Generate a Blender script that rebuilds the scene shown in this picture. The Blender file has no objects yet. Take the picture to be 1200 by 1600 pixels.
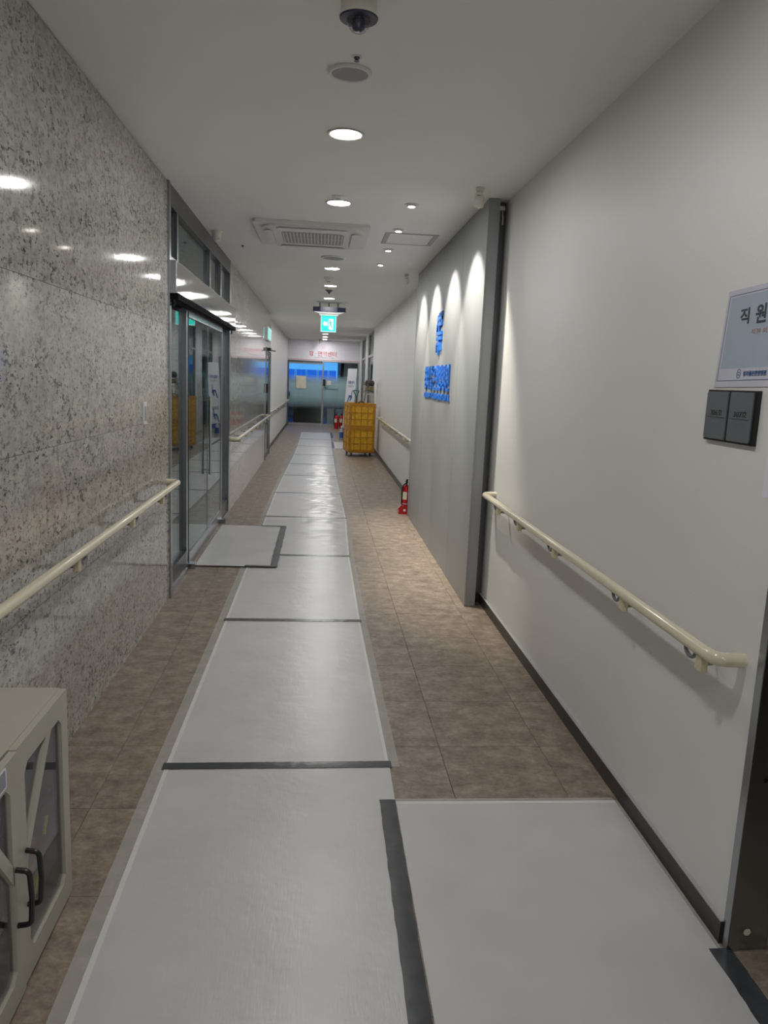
import bpy, bmesh, math, random
from mathutils import Vector, Matrix, noise
random.seed(7)
SC = bpy.context.scene
COL = SC.collection
PI = math.pi

# ------------------------------------------------------------------ camera
CAM_H, YAW, PITCH, ROLL, FPX = 1.5, 0.0884411, 0.1700957, 0.0432459, 1191.64
cd = bpy.data.cameras.new('camera'); co = bpy.data.objects.new('camera', cd); COL.objects.link(co)
fw = Vector((math.sin(YAW)*math.cos(PITCH), math.cos(YAW)*math.cos(PITCH), -math.sin(PITCH)))
rt = Vector((math.cos(YAW), -math.sin(YAW), 0)); up = rt.cross(fw)
r2 = math.cos(ROLL)*rt + math.sin(ROLL)*up; u2 = -math.sin(ROLL)*rt + math.cos(ROLL)*up
M = Matrix((r2, u2, -fw)).transposed().to_4x4(); M.translation = (0, 0, CAM_H)
co.matrix_world = M
cd.sensor_fit = 'HORIZONTAL'; cd.sensor_width = 36; cd.lens = 36*FPX/1200
cd.clip_start = 0.05; cd.clip_end = 200
SC.camera = co

# ------------------------------------------------------------------ world / exposure
w = bpy.data.worlds.new('sky'); SC.world = w; w.use_nodes = True
bg = w.node_tree.nodes['Background']
bg.inputs[0].default_value = (0.10, 0.45, 1.0, 1); bg.inputs[1].default_value = 1.0
SC.view_settings.view_transform = 'Standard'; SC.view_settings.look = 'None'
SC.view_settings.gamma = 1; SC.view_settings.use_curve_mapping = False
SC.view_settings.exposure = 0.0
LAMP = 184.0        # downlight diffuser radiance
SPOT_W = 160.0      # wall-washer power

# ------------------------------------------------------------------ dimensions
XL, XR, XRF, ZC, YE, YB = -0.976, 1.155, 1.175, 2.66, 24.2, -2.5

# ------------------------------------------------------------------ material helpers
MATS = {}
def nodes(name):
    m = bpy.data.materials.new(name); m.use_nodes = True
    nt = m.node_tree; p = nt.nodes['Principled BSDF']
    MATS[name] = m
    return m, nt, p
def L(nt, a, b): nt.links.new(a, b)
def pbr(name, col, rough=.5, metal=0, spec=.5, var=.06, vscale=8, bump=0, bscale=60, coat=0, emit=None, estr=0):
    m, nt, p = nodes(name)
    g = nt.nodes.new('ShaderNodeNewGeometry')
    n = nt.nodes.new('ShaderNodeTexNoise'); n.inputs['Scale'].default_value = vscale; n.inputs['Detail'].default_value = 4
    L(nt, g.outputs['Position'], n.inputs['Vector'])
    r = nt.nodes.new('ShaderNodeValToRGB')
    r.color_ramp.elements[0].position = .3; r.color_ramp.elements[1].position = .7
    r.color_ramp.elements[0].color = [c*(1-var) for c in col] + [1]
    r.color_ramp.elements[1].color = [min(1, c*(1+var)) for c in col] + [1]
    L(nt, n.outputs['Fac'], r.inputs['Fac']); L(nt, r.outputs['Color'], p.inputs['Base Color'])
    p.inputs['Roughness'].default_value = rough; p.inputs['Metallic'].default_value = metal
    p.inputs['Specular IOR Level'].default_value = spec; p.inputs['Coat Weight'].default_value = coat
    p.inputs['Coat Roughness'].default_value = .1
    if bump:
        n2 = nt.nodes.new('ShaderNodeTexNoise'); n2.inputs['Scale'].default_value = bscale; n2.inputs['Detail'].default_value = 3
        L(nt, g.outputs['Position'], n2.inputs['Vector'])
        b = nt.nodes.new('ShaderNodeBump'); b.inputs['Strength'].default_value = bump; b.inputs['Distance'].default_value = .01
        L(nt, n2.outputs['Fac'], b.inputs['Height']); L(nt, b.outputs['Normal'], p.inputs['Normal'])
    if emit:
        p.inputs['Emission Color'].default_value = (*emit, 1); p.inputs['Emission Strength'].default_value = estr
    return m
def glassmat(name, tint, ior=1.7, rough=0.0):
    m = bpy.data.materials.new(name); m.use_nodes = True; nt = m.node_tree; nt.nodes.clear()
    o = nt.nodes.new('ShaderNodeOutputMaterial'); mx = nt.nodes.new('ShaderNodeMixShader')
    t = nt.nodes.new('ShaderNodeBsdfTransparent'); t.inputs[0].default_value = (*tint, 1)
    g = nt.nodes.new('ShaderNodeBsdfGlossy'); g.inputs['Roughness'].default_value = rough
    f = nt.nodes.new('ShaderNodeFresnel'); ge = nt.nodes.new('ShaderNodeNewGeometry')
    mr = nt.nodes.new('ShaderNodeMapRange'); mr.inputs['To Min'].default_value = ior; mr.inputs['To Max'].default_value = 1/ior      # same reflectance on entry and exit faces
    L(nt, ge.outputs['Backfacing'], mr.inputs['Value']); L(nt, mr.outputs[0], f.inputs[0])
    L(nt, f.outputs[0], mx.inputs[0]); L(nt, t.outputs[0], mx.inputs[1]); L(nt, g.outputs[0], mx.inputs[2]); L(nt, mx.outputs[0], o.inputs[0])
    MATS[name] = m; return m
def filmmat(name, col, alpha):
    m = bpy.data.materials.new(name); m.use_nodes = True; nt = m.node_tree
    p = nt.nodes['Principled BSDF']; o = nt.nodes['Material Output']
    p.inputs['Base Color'].default_value = (*col, 1); p.inputs['Roughness'].default_value = .18
    t = nt.nodes.new('ShaderNodeBsdfTransparent'); mx = nt.nodes.new('ShaderNodeMixShader')
    mx.inputs[0].default_value = alpha
    L(nt, t.outputs[0], mx.inputs[1]); L(nt, p.outputs[0], mx.inputs[2]); L(nt, mx.outputs[0], o.inputs[0])
    MATS[name] = m; return m
def emitmat(name, col, s, base=(.8, .8, .8)):
    m, nt, p = nodes(name)
    p.inputs['Base Color'].default_value = (*base, 1)
    p.inputs['Emission Color'].default_value = (*col, 1); p.inputs['Emission Strength'].default_value = s
    return m

# granite -----------------------------------------------------------
def granite():
    m, nt, p = nodes('granite')
    g = nt.nodes.new('ShaderNodeNewGeometry')
    oi = nt.nodes.new('ShaderNodeObjectInfo')
    mul = nt.nodes.new('ShaderNodeVectorMath'); mul.operation = 'SCALE'
    cmb = nt.nodes.new('ShaderNodeCombineXYZ')
    L(nt, oi.outputs['Random'], cmb.inputs[0]); L(nt, oi.outputs['Random'], cmb.inputs[1]); L(nt, oi.outputs['Random'], cmb.inputs[2])
    L(nt, cmb.outputs[0], mul.inputs[0]); mul.inputs['Scale'].default_value = 17
    add = nt.nodes.new('ShaderNodeVectorMath'); L(nt, g.outputs['Position'], add.inputs[0]); L(nt, mul.outputs[0], add.inputs[1])
    mp = nt.nodes.new('ShaderNodeMapping'); mp.inputs['Scale'].default_value = (1, .55, .85); L(nt, add.outputs[0], mp.inputs[0])
    def ns(scale, det, rough=.5, dist=0):
        n = nt.nodes.new('ShaderNodeTexNoise'); n.inputs['Scale'].default_value = scale; n.inputs['Detail'].default_value = det
        n.inputs['Roughness'].default_value = rough; n.inputs['Distortion'].default_value = dist
        L(nt, mp.outputs[0], n.inputs['Vector']); return n
    def ramp(src, stops):
        r = nt.nodes.new('ShaderNodeValToRGB'); e = r.color_ramp.elements
        while len(e) < len(stops): e.new(.5)
        for k, (pos, c) in enumerate(stops): e[k].position = pos; e[k].color = (*c, 1)
        L(nt, src, r.inputs['Fac']); return r
    base = ramp(ns(28, 6, .65).outputs['Fac'], [(.3, (.32, .304, .272)), (.5, (.46, .44, .40)), (.7, (.575, .555, .51))])
    spk = ramp(ns(70, 3.5, .65, .2).outputs['Fac'], [(.555, (0, 0, 0)), (.60, (1, 1, 1))])
    clus = ramp(ns(6.5, 4, .6).outputs['Fac'], [(.36, (.25, .25, .25)), (.58, (1, 1, 1))])
    mm = nt.nodes.new('ShaderNodeMath'); mm.operation = 'MULTIPLY'
    L(nt, spk.outputs['Color'], mm.inputs[0]); L(nt, clus.outputs['Color'], mm.inputs[1])
    mix = nt.nodes.new('ShaderNodeMix'); mix.data_type = 'RGBA'
    L(nt, mm.outputs[0], mix.inputs['Factor']); L(nt, base.outputs['Color'], mix.inputs['A']); mix.inputs['B'].default_value = (.050, .048, .058, 1)
    # brown-grey medium grains
    spk2 = ramp(ns(78, 2, .5).outputs['Fac'], [(.57, (0, 0, 0)), (.66, (.65, .65, .65))])
    mix2 = nt.nodes.new('ShaderNodeMix'); mix2.data_type = 'RGBA'
    L(nt, spk2.outputs['Color'], mix2.inputs['Factor']); L(nt, mix.outputs['Result'], mix2.inputs['A']); mix2.inputs['B'].default_value = (.20, .175, .155, 1)
    hv = nt.nodes.new('ShaderNodeHueSaturation')
    mr = nt.nodes.new('ShaderNodeMapRange'); mr.inputs['To Min'].default_value = .9; mr.inputs['To Max'].default_value = 1.06
    L(nt, oi.outputs['Random'], mr.inputs['Value']); L(nt, mr.outputs[0], hv.inputs['Value']); L(nt, mix2.outputs['Result'], hv.inputs['Color'])
    L(nt, hv.outputs[0], p.inputs['Base Color'])
    p.inputs['Roughness'].default_value = .07; p.inputs['Specular IOR Level'].default_value = .62
granite()

def tile_mat():
    m, nt, p = nodes('vinyl_tile')
    g = nt.nodes.new('ShaderNodeNewGeometry'); oi = nt.nodes.new('ShaderNodeObjectInfo')
    cmb = nt.nodes.new('ShaderNodeCombineXYZ')
    mu = nt.nodes.new('ShaderNodeMath'); mu.operation = 'MULTIPLY'; mu.inputs[1].default_value = 23
    L(nt, oi.outputs['Random'], mu.inputs[0]); L(nt, mu.outputs[0], cmb.inputs[0]); L(nt, mu.outputs[0], cmb.inputs[1])
    add = nt.nodes.new('ShaderNodeVectorMath'); L(nt, g.outputs['Position'], add.inputs[0]); L(nt, cmb.outputs[0], add.inputs[1])
    mp = nt.nodes.new('ShaderNodeMapping'); mp.inputs['Scale'].default_value = (1, 1.15, 1); L(nt, add.outputs[0], mp.inputs[0])
    def ns(s, d, r=.6):
        n = nt.nodes.new('ShaderNodeTexNoise'); n.inputs['Scale'].default_value = s; n.inputs['Detail'].default_value = d; n.inputs['Roughness'].default_value = r
        L(nt, mp.outputs[0], n.inputs['Vector']); return n
    a = ns(10, 8, .7); r = nt.nodes.new('ShaderNodeValToRGB'); e = r.color_ramp.elements
    e[0].position = .30; e[0].color = (.135, .104, .079, 1); e[1].position = .70; e[1].color = (.39, .322, .262, 1)
    k = e.new(.5); k.color = (.25, .198, .155, 1)
    L(nt, a.outputs['Fac'], r.inputs['Fac'])
    b = ns(48, 5, .7); hv = nt.nodes.new('ShaderNodeHueSaturation')
    mr = nt.nodes.new('ShaderNodeMapRange'); mr.inputs['From Min'].default_value = .3; mr.inputs['From Max'].default_value = .7
    mr.inputs['To Min'].default_value = .76; mr.inputs['To Max'].default_value = 1.22
    L(nt, b.outputs['Fac'], mr.inputs['Value']); L(nt, mr.outputs[0], hv.inputs['Value']); L(nt, r.outputs['Color'], hv.inputs['Color'])
    L(nt, hv.outputs[0], p.inputs['Base Color'])
    p.inputs['Roughness'].default_value = .42; p.inputs['Specular IOR Level'].default_value = .45
    bm = nt.nodes.new('ShaderNodeBump'); bm.inputs['Strength'].default_value = .12; bm.inputs['Distance'].default_value = .004
    L(nt, b.outputs['Fac'], bm.inputs['Height']); L(nt, bm.outputs[0], p.inputs['Normal'])
tile_mat()

def sheet_mat():
    m, nt, p = nodes('white_sheet')
    g = nt.nodes.new('ShaderNodeNewGeometry')
    def ns(s, d, sc=(1, 1, 1), r=.55):
        mp = nt.nodes.new('ShaderNodeMapping'); mp.inputs['Scale'].default_value = sc; L(nt, g.outputs['Position'], mp.inputs[0])
        n = nt.nodes.new('ShaderNodeTexNoise'); n.inputs['Scale'].default_value = s; n.inputs['Detail'].default_value = d; n.inputs['Roughness'].default_value = r
        L(nt, mp.outputs[0], n.inputs['Vector']); return n
    a = ns(3.2, 2.5); r = nt.nodes.new('ShaderNodeValToRGB'); e = r.color_ramp.elements
    e[0].position = .15; e[0].color = (.525, .515, .51, 1); e[1].position = .85; e[1].color = (.625, .62, .615, 1)
    L(nt, a.outputs['Fac'], r.inputs['Fac']); L(nt, r.outputs['Color'], p.inputs['Base Color'])
    p.inputs['Roughness'].default_value = .30
    p.inputs['Specular IOR Level'].default_value = .5
    fib = ns(30, 3, (6, .6, 1)); crk = ns(9, 2.5)
    ad = nt.nodes.new('ShaderNodeMath'); ad.operation = 'MULTIPLY_ADD'; ad.inputs[1].default_value = .12
    L(nt, fib.outputs['Fac'], ad.inputs[0]); L(nt, crk.outputs['Fac'], ad.inputs[2])
    b = nt.nodes.new('ShaderNodeBump'); b.inputs['Strength'].default_value = .22; b.inputs['Distance'].default_value = .012
    L(nt, ad.outputs[0], b.inputs['Height']); L(nt, b.outputs[0], p.inputs['Normal'])
sheet_mat()

def steel(name, col, rough, stretch=(1, 1, 1)):
    m, nt, p = nodes(name)
    g = nt.nodes.new('ShaderNodeNewGeometry'); mp = nt.nodes.new('ShaderNodeMapping'); mp.inputs['Scale'].default_value = stretch
    n = nt.nodes.new('ShaderNodeTexNoise'); n.inputs['Scale'].default_value = 90; n.inputs['Detail'].default_value = 3
    L(nt, g.outputs['Position'], mp.inputs[0]); L(nt, mp.outputs[0], n.inputs['Vector'])
    mr = nt.nodes.new('ShaderNodeMapRange'); mr.inputs['To Min'].default_value = rough*.93; mr.inputs['To Max'].default_value = rough*1.07
    L(nt, n.outputs['Fac'], mr.inputs['Value']); L(nt, mr.outputs[0], p.inputs['Roughness'])
    p.inputs['Base Color'].default_value = (*col, 1); p.inputs['Metallic'].default_value = 1
    return m
steel('steel', (.40, .42, .45), .24, (1, 1, .05))
steel('steel_dark', (.16, .165, .18), .35, (1, 1, .05))
def brushed_header():
    m, nt, p = nodes('steel_mirror')
    g = nt.nodes.new('ShaderNodeNewGeometry'); mp = nt.nodes.new('ShaderNodeMapping'); mp.inputs['Scale'].default_value = (0, .02, 1)
    n = nt.nodes.new('ShaderNodeTexNoise'); n.inputs['Scale'].default_value = 700; n.inputs['Detail'].default_value = 2
    L(nt, g.outputs['Position'], mp.inputs[0]); L(nt, mp.outputs[0], n.inputs['Vector'])
    b = nt.nodes.new('ShaderNodeBump'); b.inputs['Strength'].default_value = .15; b.inputs['Distance'].default_value = .0004
    L(nt, n.outputs['Fac'], b.inputs['Height']); L(nt, b.outputs[0], p.inputs['Normal'])
    p.inputs['Base Color'].default_value = (.62, .62, .63, 1); p.inputs['Metallic'].default_value = 1; p.inputs['Roughness'].default_value = .06
brushed_header()
steel('chrome', (.75, .75, .75), .1)
steel('alu', (.62, .62, .62), .35)

def panel_mat():      # satin grey clad panel, faint brushed texture
    m, nt, p = nodes('clad_panel')
    g = nt.nodes.new('ShaderNodeNewGeometry')
    n = nt.nodes.new('ShaderNodeTexNoise'); n.inputs['Scale'].default_value = 260; n.inputs['Detail'].default_value = 2
    L(nt, g.outputs['Position'], n.inputs['Vector'])
    r = nt.nodes.new('ShaderNodeValToRGB'); r.color_ramp.elements[0].color = (.27, .287, .297, 1); r.color_ramp.elements[1].color = (.37, .387, .397, 1)
    L(nt, n.outputs['Fac'], r.inputs['Fac']); L(nt, r.outputs['Color'], p.inputs['Base Color'])
    p.inputs['Roughness'].default_value = .45; p.inputs['Metallic'].default_value = .25
panel_mat()
pbr('wall_paint', (.77, .765, .75), .42, spec=.4, var=.015, vscale=2, bump=.05, bscale=140)
pbr('ceiling_paint', (.86, .855, .85), .8, var=.01, vscale=2)
pbr('dark_base', (.030, .027, .025), .35, var=.1)
pbr('grout', (.10, .08, .062), .9)
pbr('stone_joint', (.40, .385, .34), .8)
pbr('cream_rail', (.72, .665, .50), .16, var=.02, coat=.3)
pbr('cream_bracket', (.62, .555, .38), .35)
pbr('grey_clamp', (.17, .18, .20), .35)
pbr('tape', (.055, .060, .066), .26, var=.12, vscale=18, bump=.10, bscale=25)
filmmat('clear_film', (.76, .74, .71), .27)
pbr('sheet_edge', (.70, .70, .69), .28, var=.02)
pbr('white_plastic', (.74, .74, .73), .35, var=.01)
pbr('warm_white_plastic', (.74, .72, .64), .35, var=.01)
pbr('grey_mesh', (.36, .36, .39), .6, var=.05, vscale=200)
pbr('navy_plastic', (.03, .035, .07), .3)
pbr('black_plastic', (.012, .012, .013), .35)
pbr('dark_void', (.012, .012, .014), .9, spec=.1)
pbr('grille_grey', (.34, .34, .35), .6)
pbr('trim_grey', (.40, .40, .41), .4)
pbr('yellow_crate', (.50, .215, .008), .45, var=.10, vscale=14)
pbr('yellow_worn', (.74, .43, .022), .5, var=.2, vscale=26)
pbr('red_paint', (.48, .012, .02), .25, var=.05)
pbr('label_paper', (.75, .73, .6), .5)
pbr('blue_sign', (.012, .15, .62), .3, var=.03)
pbr('sign_white', (.82, .81, .88), .35, var=.01)
pbr('poster_paper', (.68, .68, .76), .12, var=.02, coat=.5, bump=.25, bscale=14)
pbr('poster_blue', (.46, .53, .63), .15, var=.03, coat=.5, bump=.25, bscale=14)
pbr('ink_dark', (.03, .045, .055), .4)
pbr('ink_orange', (.42, .17, .09), .4)
pbr('ink_blue', (.02, .08, .25), .4)
pbr('ink_red', (.60, .10, .08), .4)
pbr('ink_pink', (.72, .28, .28), .4)
pbr('ink_grey', (.28, .29, .33), .4)
pbr('plate_grey', (.135, .15, .165), .35)
pbr('plate_black', (.008, .008, .010), .3)
pbr('plate_text', (.03, .03, .033), .4)
pbr('dot_grey', (.28, .29, .31), .4)
pbr('cabinet_paint', (.44, .42, .35), .4, var=.02)
pbr('cabinet_inside', (.18, .17, .15), .6)
pbr('brown_bag', (.42, .28, .15), .8, var=.2, bump=.3, bscale=20)
pbr('grey_cloth', (.22, .22, .26), .8, var=.2)
pbr('beige_cloth', (.45, .35, .24), .8)
pbr('neon', (.62, .66, .05), .5)
pbr('dark_cap', (.045, .043, .042), .5)
pbr('ladder_grey', (.48, .48, .46), .45)
pbr('green_plastic', (.01, .17, .09), .3)
pbr('wood_dark', (.13, .08, .045), .6)
pbr('rust_iron', (.10, .085, .07), .55, var=.3, vscale=30)
pbr('khaki_strap', (.24, .18, .07), .7)
pbr('bin_grey', (.42, .44, .45), .5)
pbr('blue_label', (.03, .10, .38), .4)
pbr('dark_furniture', (.05, .045, .042), .6)
pbr('room_wall', (.42, .43, .44), .7)
pbr('room_floor', (.26, .25, .24), .35)
pbr('banner_white', (.72, .73, .78), .4, var=.01)
pbr('wheel_purple', (.10, .02, .05), .4)
glassmat('glass_green', (.72, .885, .925), 1.5)
glassmat('glass_end', (.90, .96, .98), 1.4)
glassmat('glass_cab', (.80, .80, .84), 1.35)
glassmat('glass_dome', (.82, .82, .86), 1.5)
emitmat('lamp_glow', (1.0, .99, .975), LAMP)
emitmat('spot_glow', (1.0, .95, .84), 40)
emitmat('exit_green', (.0, .82, .68), 1.1, (0, .1, .08))
emitmat('exit_white', (.72, 1.0, .94), 1.15, (.1, .12, .12))
emitmat('exit_green_dim', (.0, .50, .42), .9, (0, .1, .08))
emitmat('exit_edge', (.35, .8, .74), .8, (.1, .2, .2))

def frost_mat():      # graded etched film on the end glazing
    m = bpy.data.materials.new('frost_film'); m.use_nodes = True; nt = m.node_tree
    p = nt.nodes['Principled BSDF']; o = nt.nodes['Material Output']
    p.inputs['Base Color'].default_value = (.80, .90, .88, 1); p.inputs['Roughness'].default_value = .5
    tl = nt.nodes.new('ShaderNodeBsdfTranslucent'); tl.inputs[0].default_value = (.40, .55, .60, 1)
    m1 = nt.nodes.new('ShaderNodeMixShader'); m1.inputs[0].default_value = .2
    L(nt, p.outputs[0], m1.inputs[1]); L(nt, tl.outputs[0], m1.inputs[2])
    g = nt.nodes.new('ShaderNodeNewGeometry'); s = nt.nodes.new('ShaderNodeSeparateXYZ'); L(nt, g.outputs['Position'], s.inputs[0])
    mr = nt.nodes.new('ShaderNodeMapRange'); mr.inputs['From Max'].default_value = 2.0; L(nt, s.outputs['Z'], mr.inputs['Value'])
    r = nt.nodes.new('ShaderNodeValToRGB'); e = r.color_ramp.elements
    e[0].position = .28; e[0].color = (0, 0, 0, 1); e[1].position = .80; e[1].color = (0, 0, 0, 1)
    a = e.new(.46); a.color = (.8, .8, .8, 1); b = e.new(.66); b.color = (.9, .9, .9, 1)
    L(nt, mr.outputs[0], r.inputs['Fac'])
    t = nt.nodes.new('ShaderNodeBsdfTransparent'); mx = nt.nodes.new('ShaderNodeMixShader')
    L(nt, r.outputs['Color'], mx.inputs[0]); L(nt, t.outputs[0], mx.inputs[1]); L(nt, m1.outputs[0], mx.inputs[2]); L(nt, mx.outputs[0], o.inputs[0])
    MATS['frost_film'] = m
frost_mat()
def blind_mat():      # blue translucent window film
    m = bpy.data.materials.new('blue_blind'); m.use_nodes = True; nt = m.node_tree
    o = nt.nodes['Material Output']; t = nt.nodes.new('ShaderNodeBsdfTransparent'); t.inputs[0].default_value = (.16, .52, .85, 1)
    L(nt, t.outputs[0], o.inputs[0]); MATS['blue_blind'] = m
blind_mat()
def bar_mat():        # pale translucent strips between the film panels
    m = bpy.data.materials.new('pale_bar'); m.use_nodes = True; nt = m.node_tree
    o = nt.nodes['Material Output']; t = nt.nodes.new('ShaderNodeBsdfTranslucent'); t.inputs[0].default_value = (.9, .9, .9, 1)
    d = nt.nodes.new('ShaderNodeBsdfDiffuse'); d.inputs[0].default_value = (.9, .9, .9, 1); x = nt.nodes.new('ShaderNodeMixShader')
    L(nt, t.outputs[0], x.inputs[1]); L(nt, d.outputs[0], x.inputs[2]); L(nt, x.outputs[0], o.inputs[0]); MATS['pale_bar'] = m
bar_mat()

# ------------------------------------------------------------------ mesh builder
class MB:
    def __init__(s): s.v = []; s.f = []; s.sm = False
    def box(s, x0, x1, y0, y1, z0, z1):
        b = len(s.v)
        s.v += [(x0,y0,z0),(x1,y0,z0),(x1,y1,z0),(x0,y1,z0),(x0,y0,z1),(x1,y0,z1),(x1,y1,z1),(x0,y1,z1)]
        s.f += [tuple(b+i for i in q) for q in ((0,3,2,1),(4,5,6,7),(0,1,5,4),(1,2,6,5),(2,3,7,6),(3,0,4,7))]
        return s
    def bar(s, a, b, w, h=None, upv=(0, 0, 1)):      # rectangular bar from a to b
        h = h or w; a = Vector(a); b = Vector(b); d = (b-a).normalized(); u = Vector(upv)
        if abs(d.dot(u)) > .98: u = Vector((1, 0, 0))
        r = d.cross(u).normalized()*w/2; u = r.cross(d).normalized()*h/2
        k = len(s.v)
        for c in (a, b): s.v += [tuple(c-r-u), tuple(c+r-u), tuple(c+r+u), tuple(c-r+u)]
        s.f += [tuple(k+i for i in q) for q in ((0,1,2,3),(7,6,5,4),(0,4,5,1),(1,5,6,2),(2,6,7,3),(3,7,4,0))]
        return s
    def tube(s, pts, r, n=12, cap=True):
        s.sm = True
        P = [Vector(p) for p in pts]; k0 = len(s.v); m = len(P)
        rr = r if isinstance(r, (list, tuple)) else [r]*m
        d = (P[1]-P[0]).normalized(); u = Vector((0, 0, 1)) if abs(d.z) < .9 else Vector((1, 0, 0))
        for i in range(m):
            if i == 0: d = (P[1]-P[0])
            elif i == m-1: d = (P[-1]-P[-2])
            else: d = (P[i+1]-P[i]).normalized() + (P[i]-P[i-1]).normalized()
            d.normalize(); x = u.cross(d)
            if x.length < 1e-5: x = Vector((1, 0, 0)).cross(d)
            x.normalize(); y = d.cross(x); u = y
            for j in range(n):
                a = 2*PI*j/n; s.v.append(tuple(P[i] + rr[i]*(math.cos(a)*x + math.sin(a)*y)))
        for i in range(m-1):
            for j in range(n):
                a = k0+i*n+j; b = k0+i*n+(j+1) % n; s.f.append((a, b, b+n, a+n))
        if cap:
            s.f.append(tuple(k0+j for j in reversed(range(n)))); s.f.append(tuple(k0+(m-1)*n+j for j in range(n)))
        return s
    def lathe(s, prof, c=(0, 0, 0), n=28, axis='z'):      # prof: (radius, height)
        s.sm = True; k0 = len(s.v)
        for r, h in prof:
            for j in range(n):
                a = 2*PI*j/n; x, y = r*math.cos(a), r*math.sin(a)
                q = {'z': (x, y, h), 'x': (h, x, y), 'y': (y, h, x)}[axis]
                s.v.append((c[0]+q[0], c[1]+q[1], c[2]+q[2]))
        for i in range(len(prof)-1):
            for j in range(n):
                a = k0+i*n+j; b = k0+i*n+(j+1) % n; s.f.append((a, b, b+n, a+n))
        if prof[0][0] > 1e-4: s.f.append(tuple(k0+j for j in reversed(range(n))))
        if prof[-1][0] > 1e-4: s.f.append(tuple(k0+(len(prof)-1)*n+j for j in range(n)))
        return s
    def prism(s, poly, mapf, t0, t1):      # poly of 2D points, mapf(u,v,t) -> xyz
        k = len(s.v); n = len(poly)
        s.v += [mapf(u, v, t0) for u, v in poly] + [mapf(u, v, t1) for u, v in poly]
        s.f += [tuple(k+i for i in range(n)), tuple(k+n+i for i in reversed(range(n)))]
        s.f += [(k+i, k+n+i, k+n+(i+1) % n, k+(i+1) % n) for i in range(n)]
        return s
    def build(s, name, mat, parent=None, bevel=0, world=True, smooth=None):
        off = Vector(parent['_o']) if (parent is not None and world) else Vector((0, 0, 0))
        me = bpy.data.meshes.new(name)
        me.from_pydata([tuple(Vector(v)-off) for v in s.v], [], s.f)
        bm = bmesh.new(); bm.from_mesh(me); bmesh.ops.recalc_face_normals(bm, faces=bm.faces)
        if bevel: bmesh.ops.bevel(bm, geom=bm.edges[:], offset=bevel, segments=2, profile=.6, affect='EDGES', clamp_overlap=True)
        bm.to_mesh(me); bm.free()
        sm = s.sm if smooth is None else smooth
        if sm:
            me.polygons.foreach_set('use_smooth', [True]*len(me.polygons)); me.update()
            me.set_sharp_from_angle(angle=math.radians(38))
        me.materials.append(MATS[mat])
        o = bpy.data.objects.new(name, me); COL.objects.link(o)
        if parent is not None:
            o.parent = parent; o['_o'] = list(off) if world else [0, 0, 0]
        return o
def box(x0, x1, y0, y1, z0, z1): return MB().box(x0, x1, y0, y1, z0, z1)
def thing(name, loc, label, cat, group=None, kind=None, rot=None):
    o = bpy.data.objects.new(name, None); COL.objects.link(o); o.location = loc; o.empty_display_size = .1
    o['_o'] = list(loc) if rot is None else [0, 0, 0]
    if rot: o.rotation_euler = rot
    return tag(o, label, cat, group, kind)
def tag(o, label, cat, group=None, kind=None):
    o['label'] = label; o['category'] = cat
    if group: o['group'] = group
    if kind: o['kind'] = kind
    return o
def dup(root, loc, label, rot=None):
    def cp(o, par):
        c = o.copy(); COL.objects.link(c); c.parent = par
        for ch in o.children: cp(ch, c)
        return c
    r = cp(root, None); r.location = loc; r['label'] = label
    if rot: r.rotation_euler = rot
    return r
def child(me, name, parent, loc, mat=None):      # shares mesh data
    o = bpy.data.objects.new(name, me); COL.objects.link(o); o.parent = parent; o.location = loc
    return o
ORD = ['first','second','third','fourth','fifth','sixth','seventh','eighth','ninth','tenth','eleventh','twelfth','thirteenth','fourteenth','fifteenth']

# lettering: mesh text fitted to a box on a wall.  face: 'R' on right wall (looks -X), 'E' on end wall (looks -Y), 'L' on left wall
def textmesh(body, wbox, hbox, depth, bold=0.0):
    cu = bpy.data.curves.new('lettering', 'FONT'); cu.body = body; cu.size = 1; cu.offset = bold; cu.resolution_u = 3
    o = bpy.data.objects.new('lettering', cu); COL.objects.link(o)
    bpy.context.view_layer.update()
    me = bpy.data.meshes.new_from_object(o.evaluated_get(bpy.context.evaluated_depsgraph_get()))
    bpy.data.objects.remove(o); bpy.data.curves.remove(cu)
    xs = [v.co.x for v in me.vertices]; ys = [v.co.y for v in me.vertices]
    x0, x1, y0, y1 = min(xs), max(xs), min(ys), max(ys)
    bm = bmesh.new(); bm.from_mesh(me)
    if depth:
        r = bmesh.ops.extrude_face_region(bm, geom=bm.faces[:])
        for e in r['geom']:
            if isinstance(e, bmesh.types.BMVert): e.co.z += 1
    for v in bm.verts:
        v.co.x = ((v.co.x-x0)/(x1-x0)-.5)*wbox; v.co.y = ((v.co.y-y0)/(y1-y0)-.5)*hbox; v.co.z *= depth
    bmesh.ops.recalc_face_normals(bm, faces=bm.faces)
    for f_ in bm.faces: f_.smooth = False
    bm.to_mesh(me); bm.free(); me.materials.clear()
    return me
FACE = {'R': Matrix(((0,0,-1),(-1,0,0),(0,1,0))), 'E': Matrix(((1,0,0),(0,0,-1),(0,1,0))), 'L': Matrix(((0,0,1),(1,0,0),(0,1,0)))}
def text(name, body, face, centre, wbox, hbox, depth, mat, parent=None, bold=0, rot=0):
    me = textmesh(body, wbox, hbox, depth, bold); me.materials.append(MATS[mat])
    R = (FACE[face] @ Matrix.Rotation(rot, 3, 'Z')).to_4x4()
    off = Vector(parent['_o']) if parent is not None else Vector((0, 0, 0))
    me.transform(Matrix.Translation(Vector(centre)-off) @ R)
    o = bpy.data.objects.new(name, me); COL.objects.link(o)
    if parent is not None: o.parent = parent; o['_o'] = list(off)
    return o

# ================================================================== STRUCTURE
def struct(o, label, cat): return tag(o, label, cat, kind='structure')

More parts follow.
